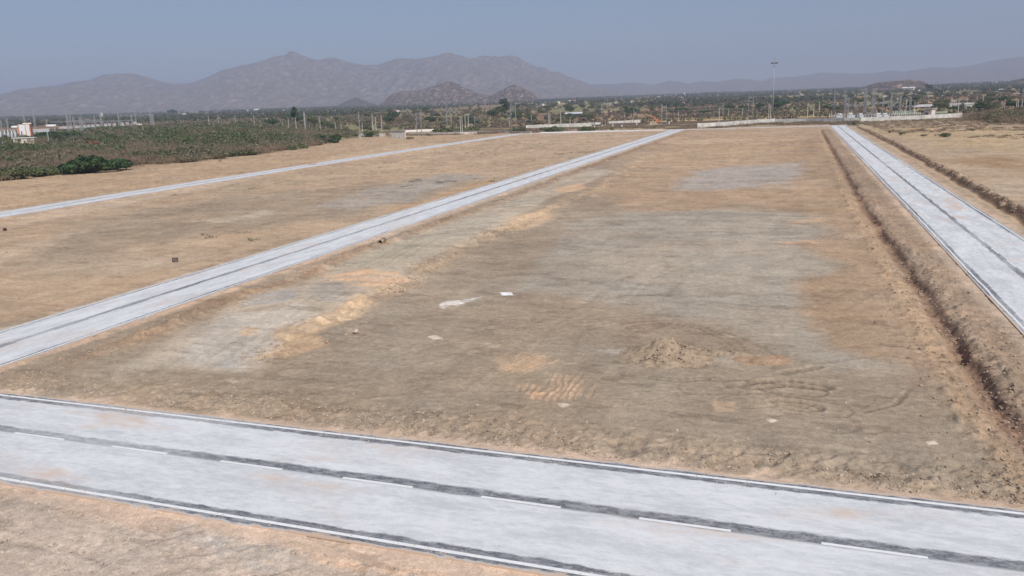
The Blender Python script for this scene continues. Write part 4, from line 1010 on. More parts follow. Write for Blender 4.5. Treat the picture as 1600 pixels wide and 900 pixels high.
# ------------------------------------------------------------------ poles and masts
def pole_mesh(h, w=.17, lean=0): return MB().box((0, 0, h / 2), (w * 2, w * 1.5, h), 0, .62)
def conc_pole(p, h, arms=1, w=.17, rz=0.0):
    root = bpy.data.objects.new('power_pole', None); C.objects.link(root); root.location = p; root.rotation_euler = (0, 0, rz)
    pole_mesh(h, w).build('pole', M['concrete'], root)
    if arms:
        MB().box((0, 0, h - .5), (1.7, .10, .10)).build('cross_arm', M['steel'], root)
        for s in (-.75, 0, .75): MB().bar((s, 0, h - .45), (s, 0, h - .15), .06, 6, .04).build('insulator', M['insul'], root)
    return root
def poles(group, where, items):
    items = sorted(items); n = len(items)
    for i, (px, b, tp, arms) in enumerate(items):
        p = at(px, b); h = min(size_at(p, b - tp), 22)
        o = conc_pole(p, h, arms, w=.155 + .006 * h)
        tag(o, '%s pole %s, %s' % ('bare concrete' if not arms else 'cross-armed concrete', where, place_word(i, n)), 'power pole', group)
poles('concrete poles standing in and beyond the left thicket', 'in or just beyond the left-hand thicket',
      [(7, 238, 221, 0), (77, 226, 209, 0), (157, 209, 203, 0), (224.5, 208, 198, 0), (302, 206, 197, 0), (327.5, 201, 181, 1), (342, 197, 180, 0), (368.5, 198, 182, 1),
       (398, 199, 181, 1), (407, 200, 189, 0), (419, 202, 185, 1), (424.5, 202, 186, 0), (441.5, 199, 190, 0), (452, 205, 185, 1), (463.5, 206, 184, 1)])
poles('concrete poles behind the left part of the railway', 'behind the railway left of the culvert', [(478, 207, 175, 0), (501, 205, 183, 1), (510, 206, 197, 0), (524.5, 206, 190, 0), (533.5, 206, 194, 1), (567, 210, 193, 0), (583, 206, 178, 1), (588, 206, 183, 1), (597, 205, 181, 0)])
poles('four thin poles in a cluster in front of the railway', 'in the cluster by the low white wall', [(720, 209, 182, 0), (722.8, 208, 182, 0), (727.5, 204, 179, 0), (732.5, 204, 178, 1)])
poles('concrete poles along the middle of the railway', 'along the middle of the railway', [(673.5, 193, 183, 0), (757, 188, 180, 0), (759.5, 187, 179, 0), (796, 198, 180, 1), (830.5, 196, 180, 1), (857.5, 197, 176, 0), (859.5, 196, 177, 0), (876.5, 200, 174, 0), (891, 199, 183, 1), (976, 188, 177, 0), (945.5, 197, 190, 0)])
poles('concrete poles between the orange machine and the floodlight mast', 'left of the tall floodlight mast', [(1060, 185, 174, 0), (1123.5, 192, 169, 1), (1138.5, 184, 171, 0), (1160, 184, 169, 1), (1201, 187, 163, 1), (1203.8, 187, 164, 0)])
poles('concrete poles left of the right substation', 'just left of the right substation', [(1261.5, 184, 162, 0), (1271, 184, 162, 0), (1279.5, 182, 160, 1), (1290.5, 170, 159, 0), (1414.5, 183, 156, 1), (1428, 181, 159, 0)])
poles('concrete poles at the right behind the scrub', 'at the right beyond the guard house', [(1486.5, 174, 155, 1), (1489.8, 175, 156, 1), (1493.2, 175, 156, 1), (1497, 176, 155, 1), (1509.5, 176, 155, 1), (1526.5, 160, 151, 1), (1534.5, 172, 148, 0), (1569.5, 171, 155, 1), (1587.5, 172, 155, 0), (1590, 172, 156, 0), (1596, 173, 155, 1)])

def catenary(p, h, side, label, twin=False):
    root = empty('catenary_mast', p, label, 'railway mast', 'steel masts of the overhead line', rz=.03)
    def mast(x):
        mb = MB(); mb.box((x - .16, 0, h / 2), (.07, .40, h)); mb.box((x + .16, 0, h / 2), (.07, .40, h)); mb.box((x, 0, h / 2), (.26, .05, h)); return mb
    mast(0).build('mast_column', M['steel'], root)
    if twin:
        mast(3.2).build('mast_column', M['steel'], root)
        MB().box((1.6, 0, h - .9), (3.6, .22, .3)).build('cross_beam', M['steel'], root); MB().box((1.6, 0, h - 3.4), (3.4, .18, .25)).build('cross_beam', M['steel'], root)
    s = side
    MB().bar((0, 0, h * .62), (s * 2.9, 0, h * .86), .05, 6).bar((0, 0, h * .86), (s * 3.0, 0, h * .86), .05, 6).bar((s * 2.2, 0, h * .8), (s * 2.6, 0, h * .66), .04, 6).build('bracket_arm', M['steel'], root)
    MB().bar((s * .25, 0, h * .86), (s * .8, 0, h * .86), .13, 8).build('insulator', M['insul'], root)
    MB().bar((s * .3, 0, h * .64), (s * .75, 0, h * .68), .13, 8).build('insulator', M['insul'], root)
    MB().box((0, 0, h + .25), (1.0, .1, .12)).build('top_arm', M['steel'], root)
    MB().box((0, 0, .35), (1.0, 1.0, .9)).build('footing', M['concrete'], root)
    return root
CM = [(477, 207, 177, 1, 0), (563, 216, 176, 1, 0), (652, 210, 176, -1, 1), (699, 204, 168, -1, 1), (742, 203, 182, 1, 0), (799, 206, 165, 1, 1), (858, 198, 176, -1, 0), (941, 197, 165, -1, 0),
      (990, 194, 171, 1, 0), (1033.5, 196, 165, 1, 1), (1129.5, 191, 162, -1, 0), (1169, 188, 152, -1, 1), (1321, 188, 150, 1, 0), (1366, 186, 152, -1, 0)]
for i, (px, b, tp, s, tw) in enumerate(CM):
    p = at(px, b); catenary(p, min(size_at(p, b - tp), 17), s, 'grey steel %srailway mast with bracket arm, %s' % ('twin-column ' if tw else '', place_word(i, len(CM))), tw)
def wire(label, P, r=.03, name='overhead_wire'):
    mb = MB()
    for a, b in zip(P[:-1], P[1:]):
        k = 8; q = [a.lerp(b, i / k) - Vector((0, 0, 1)) * (4 * (i / k) * (1 - i / k) * .012 * (b - a).length) for i in range(k + 1)]
        for u, v in zip(q[:-1], q[1:]): mb.bar(u, v, r, 3)
    tag(mb.build(name, M['steel']), label, 'wire', 'wires between the railway masts')
cp = [at(c[0], c[1]) for c in CM]; hs = [min(size_at(p, c[1] - c[2]), 17) for p, c in zip(cp, CM)]
wire('thin grey contact wire strung along the whole row of railway masts', [p + Vector((0, 0, 7)) for p in cp[:12]])
wire('thin grey upper wire strung along the tops of the railway masts', [p + Vector((0, 0, h * .86)) for p, h in zip(cp[:12], hs)])
wire('thin light wire between the concrete poles right of the orange machine', [at(1033, 196) + Vector((0, 0, 9.5)), at(1123.5, 192) + Vector((0, 0, 9)), at(1201, 187) + Vector((0, 0, 9.5))])

# floodlight mast
p = at(1206.5, 190.5); h = size_at(p, 92)
root = empty('floodlight_mast', p, 'very tall thin floodlight mast with a ring of lamps rising above the skyline', 'floodlight mast')
MB().bar((0, 0, 0), (0, 0, h), .42, 12, .14).build('mast', M['steel'], root, smooth=True)
rg = MB()
for i in range(16):
    a0, a1 = 2 * math.pi * i / 16, 2 * math.pi * (i + 1) / 16; rg.bar((math.cos(a0) * 1.3, math.sin(a0) * 1.3, h - 1.4), (math.cos(a1) * 1.3, math.sin(a1) * 1.3, h - 1.4), .08, 5)
for i in range(4): a = i * math.pi / 2; rg.bar((0, 0, h - 1.4), (math.cos(a) * 1.3, math.sin(a) * 1.3, h - 1.4), .07, 4)
rg.build('lamp_ring', M['darksteel'], root)
for i in range(8):
    a = 2 * math.pi * i / 8; MB().box((math.cos(a) * 1.75, math.sin(a) * 1.75, h - 1.45), (.75, .75, .6), a).build('floodlight', M['darksteel'], root)
MB().bar((0, 0, h), (0, 0, h + 1.6), .05, 5).build('lightning_rod', M['darksteel'], root)
MB().box((0, 0, .3), (1.6, 1.6, .8)).build('footing', M['concrete'], root)

# lattice towers
def lattice(root, h, w0, w1, spike, name='lattice', n=7, x=0.0, t=.09, material=None):
    mb = MB(); L4 = []
    for i, j in ((-1, -1), (1, -1), (1, 1), (-1, 1)):
        mb.bar((x + i * w0 / 2, j * w0 / 2, 0), (x + i * w1 / 2, j * w1 / 2, h), t, 4)
    for k in range(n):
        z0, z1 = h * k / n, h * (k + 1) / n; a = w0 + (w1 - w0) * k / n; b = w0 + (w1 - w0) * (k + 1) / n
        for (i, j), (i2, j2) in (((-1, -1), (1, -1)), ((1, -1), (1, 1)), ((1, 1), (-1, 1)), ((-1, 1), (-1, -1))):
            mb.bar((x + i * a / 2, j * a / 2, z0), (x + i2 * b / 2, j2 * b / 2, z1), t * .6, 3); mb.bar((x + i2 * a / 2, j2 * a / 2, z0), (x + i * b / 2, j * b / 2, z1), t * .6, 3)
            mb.bar((x + i * b / 2, j * b / 2, z1), (x + i2 * b / 2, j2 * b / 2, z1), t * .6, 3)
    if spike: mb.bar((x, 0, h - .3), (x, 0, h + spike), t * 1.2, 4, .03)
    return mb.build(name, material or M['steel'], root)
TW = [(1302.5, 188, 137, 3), (1318.5, 188, 142, 0), (1325, 178, 153, 0), (1349.5, 187, 141, 0), (1351.5, 186, 134, 4), (1362.5, 187, 140, 0), (1391, 186, 133, 5), (1405, 184, 150, 0), (1421, 182, 152, 0), (1335, 186, 158, 0), (1379, 176, 147, 0)]
TW.sort()
for i, (px, b, tp, sp) in enumerate(TW):
    p = at(px, b); h = size_at(p, b - tp) - sp
    root = empty('lattice_tower', p, 'grey steel lattice tower of the right substation, %s' % place_word(i, len(TW)), 'lattice tower', 'lattice towers of the right substation')
    lattice(root, h, 1.7 if sp else 1.2, .7 if sp else .8, sp)
    MB().box((0, 0, h * .55), (3.4, .3, .3)).build('cross_arm', M['steel'], root)
    for s in (-1.5, 0, 1.5): MB().bar((s, 0, h * .55 - 1.0), (s, 0, h * .55 - .1), .12, 6).build('insulator', M['insul'], root)
def beam(pa, pb, label, group, t=.07, d=.8):
    mb = MB(); A_, B_ = Vector(pa), Vector(pb); n = max(3, int((B_ - A_).length / 1.5)); dz = Vector((0, 0, d))
    mb.bar(A_, B_, t, 4); mb.bar(A_ + dz, B_ + dz, t, 4)
    for k in range(n): u = A_.lerp(B_, k / n); v = A_.lerp(B_, (k + 1) / n); mb.bar(u, v + dz, t * .6, 3); mb.bar(u + dz, v, t * .6, 3)
    tag(mb.build('gantry_beam', M['steel']), label, 'gantry beam', group)
TP = {px: at(px, b) for px, b, tp, sp in TW}
beam(TP[1302.5] + Vector((0, 0, 13)), TP[1318.5] + Vector((0, 0, 13)), 'lattice beam joining the two leftmost towers of the right substation', 'beams of the right substation')
beam(TP[1318.5] + Vector((0, 0, 8)), TP[1349.5] + Vector((0, 0, 8)), 'low lattice beam left of the paired towers in the right substation', 'beams of the right substation')
beam(TP[1362.5] + Vector((0, 0, 9)), TP[1391] + Vector((0, 0, 9)), 'lattice beam left of the tallest tower of the right substation', 'beams of the right substation')
beam(TP[1391] + Vector((0, 0, 9)), TP[1405] + Vector((0, 0, 9)), 'lattice beam right of the tallest tower of the right substation', 'beams of the right substation')
def transformer(p, label, rz=0, s=1.0, group='transformers of the right substation'):
    root = empty('transformer', p, label, 'transformer', group, rz); root.scale = (s, s, s)
    MB().box((0, 0, 1.7), (3.4, 1.9, 2.4)).build('tank', M['tank'], root)
    for sx in (-1, 1):
        mb = MB()
        for k in range(6): mb.box((sx * (2.0 + .0), -.8 + k * .32, 1.7), (.7, .08, 2.2))
        mb.build('radiator', M['tank'], root)
    MB().bar((-1.6, .5, 3.6), (1.4, .5, 3.6), .45, 12).build('conservator', M['white'], root, smooth=True)
    for x in (-1, 0, 1): MB().bar((x, -.3, 2.9), (x * 1.25, -.3, 4.4), .16, 8, .08).build('bushing', M['insul'], root)
    MB().box((0, 0, .25), (4.6, 2.6, .5)).build('plinth', M['concrete'], root)
for i, px in enumerate((1312, 1329, 1344, 1372, 1383)):
    transformer(at(px, 186.8), 'pale grey transformer on the ground of the right substation, %s' % place_word(i, 5), .2 * i, .9)
# bus post insulators
for i, px in enumerate((1297, 1307, 1340, 1357, 1377, 1397, 1400, 1411)):
    p = at(px, 187 - i * .5); root = empty('busbar_stand', p, 'thin steel stand with insulators in the right substation, %s' % place_word(i, 8), 'insulator stand', 'insulator stands of the right substation')
    MB().bar((-.5, 0, 0), (-.5, 0, 2.6), .09, 4).bar((.5, 0, 0), (.5, 0, 2.6), .09, 4).bar((-.8, 0, 2.6), (.8, 0, 2.6), .09, 4).build('stand', M['steel'], root)
    for x in (-.6, .6): MB().bar((x, 0, 2.7), (x, 0, 4.2), .17, 8, .1).build('insulator', M['insul'], root)
def fence(label, pts, h, sp, material, rail=True, w=.14, group=None, mesh=None):
    P = poly_len([tuple(at(*p)[:2]) for p in pts], sp)[:99]; root = empty('fence', (0, 0, 0), label, 'fence', group)
    for x, y in P: z = float(base_z(x, y)); MB().box((x, y, z + h / 2), (w, w, h)).build('post', material, root)
    if rail:
        for k in (.35, .9):
            mb = MB()
            for a, b in zip(P[:-1], P[1:]): mb.bar((*a, float(base_z(*a)) + h * k), (*b, float(base_z(*b)) + h * k), .04, 3)
            mb.build('rail', material, root)
    if mesh:
        mb = MB()
        for a, b in zip(P[:-1], P[1:]):
            za = float(base_z(*a)); L_ = math.hypot(b[0] - a[0], b[1] - a[1])
            mb.box(((a[0] + b[0]) / 2, (a[1] + b[1]) / 2, za + h * .47), (L_, .03, h * .85), math.atan2(b[1] - a[1], b[0] - a[0]))
        mb.build('panel', mesh, root)
fence('white post fence in front of the right substation', [(1296, 189.2), (1345, 188.6), (1400, 186.8), (1440, 184.6)], 3.6, 1.6, M['white'], w=.17)
fence('green panel fence left of the guard house', [(1399, 182.0), (1437, 180.6)], 3.6, 3.0, M['white'], mesh=M['greenfence'])
fence('white post fence right of the guard house', [(1460, 180.5), (1482, 179.2)], 2.4, 1.6, M['white'], mesh=M['greenfence'])
fence('pale yellow post fence along the dry field behind the railway', [(985, 192.5), (1050, 190.5), (1110, 190), (1200, 187.2)], 2.6, 3.4, M['yellow'], w=.18)
fence('pale yellow post fence right of the floodlight mast', [(1210, 187), (1250, 186.5), (1292, 187)], 2.4, 4.5, M['yellow'], w=.18)
for i, (px, b) in enumerate(((929, 200.5), (957.5, 198.5), (971.8, 199.8), (995, 195.8), (1017, 195.5), (1045.5, 194.5))):
    p = at(px, b); root = empty('marker_post', p, 'short white marker post beside the track, %s' % place_word(i, 6), 'marker post', 'white marker posts beside the track')
    MB().box((0, 0, .9), (.55, .45, 1.8)).build('post', M['white'], root); MB().box((0, 0, 1.9), (.7, .6, .2), 0, .5).build('cap', M['white'], root)

# orange machine
p = at(1028, 193.5); root = empty('excavator', p, 'orange machine with a long arm raised to the left beside the railway', 'excavator', rz=math.pi - .1)
for s in (-1, 1):
    tk = MB(); 
    tk.box((0, s * 1.1, .55), (3.6, .55, .7), 0, 1); tk.bar((-1.8, s * 1.1 - .27, .5), (-1.8, s * 1.1 + .27, .5), .45, 10); tk.bar((1.8, s * 1.1 - .27, .5), (1.8, s * 1.1 + .27, .5), .45, 10)
    tk.build('track', M['darksteel'], root)
MB().box((-.3, 0, 1.6), (3.2, 2.5, 1.1)).box((-1.6, 0, 1.7), (.7, 2.4, 1.2)).build('body', M['orange2'], root)
cab = MB().box((.9, .7, 2.75), (1.3, 1.1, 1.5), 0, .85).build('cab', M['orange2'], root); MB().box((1.0, .7, 2.85), (1.36, .9, .9), 0, .9).build('window', M['glass'], cab)
MB().box((1.6, -.2, 2.5), (.5, .45, 1.6)).bar((1.4, -.2, 2.0), (3.0, -.2, 4.4), .38, 4, .34).bar((3.0, -.2, 4.4), (7.2, -.2, 5.9), .34, 4, .24).build('boom', M['orange2'], root)
MB().bar((7.2, -.2, 5.9), (9.4, -.2, 6.5), .22, 4, .16).build('stick', M['orange2'], root)
MB().box((9.7, -.2, 6.3), (.9, .9, .8), .2, .6).build('bucket', M['darksteel'], root)
p = at(1022, 194.5); heap(p, 4.5, 3.2, 2.2, 'red-brown soil heap at the foot of the orange machine', M['soil_red'], 78, [(0, 0, 1, 1), (-.5, 0, .6, .7)], clods=30)

# ------------------------------------------------------------------ buildings
def house(name, loc, rz, w, d, h, wallm, roof, label, cat='house', group=None, storeys=1, roofm=None, nwin=3):
    root = bpy.data.objects.new(name, None); C.objects.link(root); root.location = loc; root.rotation_euler = (0, 0, rz)
    tag(root, label, cat, group)
    MB().box((0, 0, h / 2 - .5), (w, d, h + 1)).build('wall', wallm, root)
    for s in range(storeys):
        zc = h * (s + .55) / storeys
        for i in range(nwin):
            x = -w / 2 + w * (i + .5) / nwin
            if s == 0 and i == nwin // 2: continue
            f = MB().box((x, -d / 2 - .02, zc), (w / nwin * .42, .12, h / storeys * .34)).build('window', M['glass'], root)
            MB().box((x, -d / 2 - .12, zc - h / storeys * .2), (w / nwin * .5, .25, .1)).build('sill', wallm, f)
    MB().box((0, -d / 2 - .03, h / storeys * .36), (w * .11 + .5, .14, h / storeys * .72)).build('door', M['rust'], root)
    if roof == 'flat':
        MB().box((0, 0, h + .12), (w + .7, d + .7, .24)).build('roof', M['concrete'] if roofm is None else roofm, root)
        mb = MB()
        for (x, y, a, b) in ((0, -d / 2 - .1, w + .2, .18), (0, d / 2 + .1, w + .2, .18), (-w / 2 - .0, 0, .18, d), (w / 2 + .0, 0, .18, d)): mb.box((x, y, h + .6), (a, b, .75))
        mb.build('parapet', wallm, root)
    else:
        e = .5; V = [(-w / 2 - e, -d / 2 - e, h), (w / 2 + e, -d / 2 - e, h), (w / 2 + e, d / 2 + e, h), (-w / 2 - e, d / 2 + e, h), (-w / 2 - e, 0, h + d * .28), (w / 2 + e, 0, h + d * .28)]
        mb = MB(); mb.add(V, [(0, 1, 5, 4), (2, 3, 4, 5), (0, 4, 3), (1, 2, 5), (3, 2, 1, 0)]); mb.build('roof', roofm or M['sheet'], root)
    return root
# guard house by the right substation
p = at(1452, 182.2); S = size_at(p, 1)
root = empty('guard_house', p, 'small flat-roofed guard house with a bright whitish front and mauve shaded left side', 'guard house', rz=math.radians(-34))
w_, d_ = 20 * S * .95, 14 * S * .8; hh = 12.5 * S
MB().box((0, 0, hh / 2 - .3), (w_ * .62, d_, hh)).build('wall', M['pink'], root)
MB().box((-w_ * .31 - .04, 0, hh / 2 - .3), (.1, d_ * .99, hh * .99)).build('side_wall', M['side_shade'], root)  # thin mauve sheet: shade of the left face put into its colour
MB().box((0, 0, hh - .1), (w_ * .62 + 1.4, d_ + 1.6, .3)).build('roof', M['concrete'], root)
f = MB().box((-w_ * .10, -d_ / 2 - .02, hh * .4), (2.0, .14, .8)).build('window', M['glass'], root); MB().box((-w_ * .1, -d_ / 2 - .1, hh * .4 - .5), (2.3, .3, .12)).build('sill', M['concrete'], f)
p = at(1443, 174.5); root = empty('open_shed', p, 'grey sheet roof shed behind the guard house', 'shed', rz=.1)
V = [(-8, -4, 3.6), (8, -4, 3.6), (8, 4, 3.6), (-8, 4, 3.6), (-4, 0, 5.4), (5, 0, 5.4)]
mb = MB(); mb.add(V, [(0, 1, 5, 4), (2, 3, 4, 5), (0, 4, 3), (1, 2, 5), (3, 2, 1, 0)]); mb.build('roof', M['sheet'], root)
for x in (-7, 0, 7):
    for y in (-3.4, 3.4): MB().box((x, y, 1.8), (.3, .3, 3.7)).build('post', M['concrete'], root)
p = at(1508, 169); house('long_shed', p, .05, 24, 6, 3.2, M['sheet'], 'flat', 'long low shed with a white flat roof behind the scrub at the right', 'shed', roofm=M['white'], nwin=5)
p = at(1512, 173); house('hut', p, .2, 7, 5, 4.5, M['wall'], 'flat', 'small grey-white hut under the long white-roofed shed', 'hut', nwin=2)
p = at(897, 184); house('dark_shed', p, .05, 17, 6, 4, M['darksteel'], 'gable', 'long dark shed with a bluish roof among the trees behind the railway', 'shed', roofm=M['tank'], nwin=4)

# left substation
def U(px, b): return at(px, b)
p = U(40, 226); S = size_at(p, 1)
root = empty('control_building', p, 'low cream building with a row of small dark windows at the left substation', 'building', rz=math.radians(34))
MB().box((0, 0, 5 * S - .5), (29 * S, 11 * S, 10 * S + 1)).build('wall', M['cream'], root)
MB().box((0, 0, 10 * S + .2), (29 * S + 1.2, 11 * S + 1.2, .4)).build('roof', M['white'], root)
for i, x in enumerate((-11, -8, -5, 6, 9)):
    f = MB().box((x * S, -5.5 * S - .03, 7 * S), (2 * S, .14, 1.9 * S)).build('window', M['glass'], root)
    MB().box((x * S, -5.5 * S - .15, 6 * S - .1), (2.3 * S, .3, .12)).build('sill', M['white'], f)
MB().box((1 * S, -5.5 * S - .03, 3.2 * S), (2 * S, .14, 6.4 * S)).build('door', M['rust'], root)
p = U(42, 217); S = size_at(p, 1)
root = empty('fire_wall_block', p, 'tall block with whitish panels between narrow orange side walls at the left substation', 'building', rz=math.radians(34))
MB().box((0, 0, 11 * S), (14.5 * S, 9 * S, 22 * S)).build('panel', M['white'], root)
for s in (-1, 1): MB().box((s * 8.1 * S, 0, 11.3 * S), (1.5 * S, 10 * S, 22.6 * S)).build('side_wall', M['orange'], root)
MB().box((-4.5 * S, -4.55 * S, 7 * S), (1.3 * S, .2, 9 * S)).build('slot_window', M['glass'], root)
MB().box((2.0 * S, -4.7 * S, 11 * S), (.7 * S, .5, 22 * S)).build('ladder_strip', M['orange'], root)
MB().box((3 * S, 3 * S, 23.5 * S), (12 * S, 2.0 * S, 1.4 * S)).build('roof_slab', M['cream'], root)
p = U(63, 214); S = size_at(p, 1)
root = empty('low_wing', p, 'pale grey low wing right of the orange-edged white block', 'building', rz=math.radians(32))
MB().box((0, 0, 5.5 * S), (30 * S, 6 * S, 11 * S)).build('wall', M['tank'], root); MB().box((0, 0, 11 * S + .2), (31 * S, 7 * S, .4)).build('roof', M['white'], root)
for x in (-9, -3, 3, 9): MB().box((x * S, -3 * S - .02, 6 * S), (3 * S, .12, 3 * S)).build('window', M['glass'], root)
def big_tank(px, b, wpx, lift, label):
    p = U(px, b); S = size_at(p, 1); root = empty('oil_tank', p, label, 'tank', 'white horizontal tanks of the left substation', rz=math.radians(38))
    MB().bar((-wpx * S / 2, 0, lift * S), (wpx * S / 2, 0, lift * S), 2.1 * S, 16).build('cylinder', M['white'], root, smooth=True)
    for s in (-.35, .35): MB().box((s * wpx * S, 0, lift * S / 2 - 1), (.8 * S, .8 * S, lift * S)).build('support', M['tank'], root)
    MB().box((0, 0, 2.5 * S), (wpx * S * .9, 3.4 * S, 5 * S)).build('body', M['tank'], root)
big_tank(81.5, 208, 14, 11, 'white horizontal tank on two legs right of the orange-edged white block')
big_tank(25.5, 212, 9, 13, 'white horizontal tank left of the orange-edged white block')
for i, px in enumerate((3, 9.5, 15, 20.5, 26)):
    p = U(px, 220); S = size_at(p, 1); root = empty('radiator_bank', p, 'pale grey upright radiator bank in the left substation, %s' % place_word(i, 5), 'radiator', 'radiator banks of the left substation', rz=.7)
    mb = MB()
    for k in range(4): mb.box((0, -1.3 + k * .9, 6 * S), (3.2 * S * .8, .35, 11 * S))
    mb.build('fins', M['tank'], root); MB().bar((0, 0, 11.5 * S), (-.5 * S, 0, 17 * S), .45, 8, .2).build('bushing', M['insul'], root)
LT = [(5, 214, 188, 0), (15, 214, 186, 0), (41, 205, 172, 2), (56.5, 208, 170, 3), (75, 205, 187, 0), (108.5, 210, 163, 6), (113, 208, 181, 0), (118, 208, 183, 0), (127.5, 209, 184, 0), (130.5, 209, 183, 0), (150, 205, 182, 0), (160.5, 205, 177, 0), (187, 199, 176, 0), (207.5, 199, 179, 0), (213.5, 198, 174, 0), (237.5, 200, 171, 0), (241, 200, 179, 0)]
for i, (px, b, tp, sp) in enumerate(sorted(LT)):
    p = U(px, b); S = size_at(p, 1); h = (b - tp - sp) * S
    root = empty('lattice_tower', p, 'grey lattice tower of the left substation, %s' % place_word(i, len(LT)), 'lattice tower', 'lattice towers of the left substation', rz=.3)
    big = px in (237.5, 108.5, 160.5)
    lattice(root, h, 2.9 * S if big else 1.8 * S, 1.3 * S if big else 1.2 * S, sp * S, t=.11 if big else .085)
    MB().box((0, 0, h * .82), (4.5 * S, .35, .35)).build('cross_arm', M['steel'], root)
GB = [((104, 203), (160, 201), 12, 'lattice beam across the middle of the left substation'), ((118, 201), (207, 197), 8, 'long low lattice beam towards the right end of the left substation'),
      ((80, 205), (128, 204), 13, 'lattice beam right of the white tank in the left substation'), ((186, 198), (240, 197), 16, 'high lattice beam reaching the largest tower of the left substation'), ((2, 214), (30, 211), 18, 'lattice beam at the left edge of the left substation')]
for a, b, hp, lb in GB:
    pa, pb = U(*a), U(*b); beam(pa + Vector((0, 0, hp * size_at(pa, 1))), pb + Vector((0, 0, hp * size_at(pb, 1))), lb, 'beams of the left substation', .14, 1.3)
for i, px in enumerate((96, 101, 106, 112, 120, 126, 134, 140, 146, 154, 166, 172, 180, 192, 200, 212)):
    p = U(px, 208 - (px - 96) * .07); S = size_at(p, 1)
    root = empty('switch_stand', p, 'steel stand with pale insulators in the left substation, %s' % place_word(i, 16), 'insulator stand', 'insulator stands of the left substation', rz=.3)
    MB().bar((-S, 0, 0), (-S, 0, 6 * S), .18, 4).bar((S, 0, 0), (S, 0, 6 * S), .18, 4).bar((-2.2 * S, 0, 6 * S), (2.2 * S, 0, 6 * S), .18, 4).build('stand', M['steel'], root)
    for x in (-1.8, 0, 1.8): MB().bar((x * S, 0, 6 * S), (x * S, 0, 10 * S), .35, 8, .2).build('insulator', M['insul'], root)
for px, b, wpx, lb in ((192, 201, 5, 'small white cabinet with slanted top behind the green scrub'), (218.5, 199, 7, 'small white cabin at the right end of the left substation')):
    p = U(px, b); S = size_at(p, 1); house('cabin', p, .4, wpx * S, 3 * S, 4 * S, M['white'], 'flat', lb, 'cabin', nwin=2, roofm=M['white'])

# houses scattered over the far plain: (column, row of the base, width px, height px, wall, roof, storeys)
HS = [(159, 184, 4, 7, 'cream', 'flat', 2), (174, 190, 7, 3.5, 'cream', 'gable', 1), (241, 176, 3, 2, 'white', 'flat', 1), (254, 184, 5, 1.5, 'white', 'flat', 1), (243, 180, 7, 1.5, 'cream', 'flat', 1), (287, 181, 7, 3.5, 'cream', 'flat', 2),
      (352, 180, 30, 1.6, 'white', 'flat', 1), (383, 175, 11, 3, 'white', 'flat', 1), (402, 175, 12, 3.2, 'white', 'gable', 1), (403, 181, 16, 3.6, 'white', 'flat', 1), (428, 181, 7, 3, 'cream', 'gable', 1), (443, 175, 4, 3, 'white', 'flat', 1),
      (438, 184, 8, 1.6, 'white', 'flat', 1), (465, 169, 3, 2, 'white', 'flat', 1), (492, 170, 8, 1.4, 'white', 'flat', 1), (503, 178, 9, 3, 'white', 'flat', 1), (511, 177, 4, 4, 'cream', 'gable', 1), (522, 178, 8, 4, 'white', 'gable', 1), (533, 176, 4, 2, 'white', 'flat', 1),
      (542, 175, 5, 2.4, 'wall', 'flat', 1), (551, 175, 2.6, 2.4, 'white', 'gable', 1), (622, 165, 2.4, 2.4, 'white', 'flat', 1), (626, 164.4, 2, 2.2, 'white', 'flat', 1), (633.5, 165, 2.6, 3, 'white', 'flat', 1), (619, 175, 9, 2, 'pink', 'flat', 1),
      (832, 165, 1.6, 3, 'white', 'flat', 1), (838, 165, 3, 2, 'white', 'flat', 1), (847, 165, 6, 2, 'white', 'flat', 1), (857, 162, 12, 1.5, 'cream', 'flat', 1), (871, 161.5, 9, 2.6, 'cream', 'flat', 1), (892, 161, 6, 3, 'wall', 'gable', 1), (897, 159.5, 4, 3, 'pink', 'gable', 1),
      (924, 160, 16, 1.3, 'wall', 'flat', 1), (952, 164, 6, 2, 'cream', 'flat', 1), (960, 163, 8, 2, 'cream', 'flat', 1), (985, 162, 5, 2, 'white', 'flat', 1), (1018, 155, 5, 2, 'white', 'flat', 1), (1030, 154, 2.4, 3, 'white', 'flat', 1), (1037, 151.5, 9, 2, 'wall', 'flat', 1),
      (1064, 154.5, 7, 2, 'wall', 'gable', 1), (1070, 150.5, 5, 3.5, 'white', 'gable', 1), (1060, 150, 3, 2, 'cream', 'flat', 1), (1053, 153, 6, 2, 'wall', 'flat', 1), (1122, 150, 3, 2, 'white', 'flat', 1), (1145, 147, 5, 2, 'wall', 'flat', 1),
      (1190, 147, 4, 2, 'white', 'flat', 1), (1252, 149, 7.5, 5, 'pink', 'gable', 2), (1249, 150, 10, 1.2, 'cream', 'flat', 1), (1277, 145, 5, 2.4, 'white', 'gable', 1), (1326, 144.5, 22, 1.5, 'white', 'flat', 1), (1335, 147, 26, 1.4, 'wall', 'flat', 1),
      (1414, 143, 7, 5.5, 'cream', 'gable', 2), (1424.5, 143, 8, 5.5, 'cream', 'gable', 2), (1431, 144, 10, 3, 'cream', 'flat', 1), (1386, 154.5, 9, 3, 'cream', 'gable', 1), (1401, 156, 3, 2.4, 'white', 'flat', 1), (1453, 152, 8, 1.8, 'cream', 'flat', 1), (1466, 151.5, 3.5, 1.8, 'cream', 'flat', 1), (1480, 151.5, 13, 2, 'cream', 'flat', 1),
      (1468, 145, 4, 3, 'white', 'gable', 1), (1482.5, 139.5, 3.4, 2.4, 'white', 'flat', 1), (1552, 141, 7, 2, 'pink', 'flat', 1), (1564, 142.5, 5, 2.4, 'white', 'gable', 1), (1571, 141, 5, 1.6, 'white', 'flat', 1), (1589, 149, 6, 2, 'cream', 'flat', 1), (1479, 145, 2, 1.6, 'white', 'flat', 1)]
WN = dict(cream='cream', white='white', wall='grey', pink='pale pink')
byk = {}
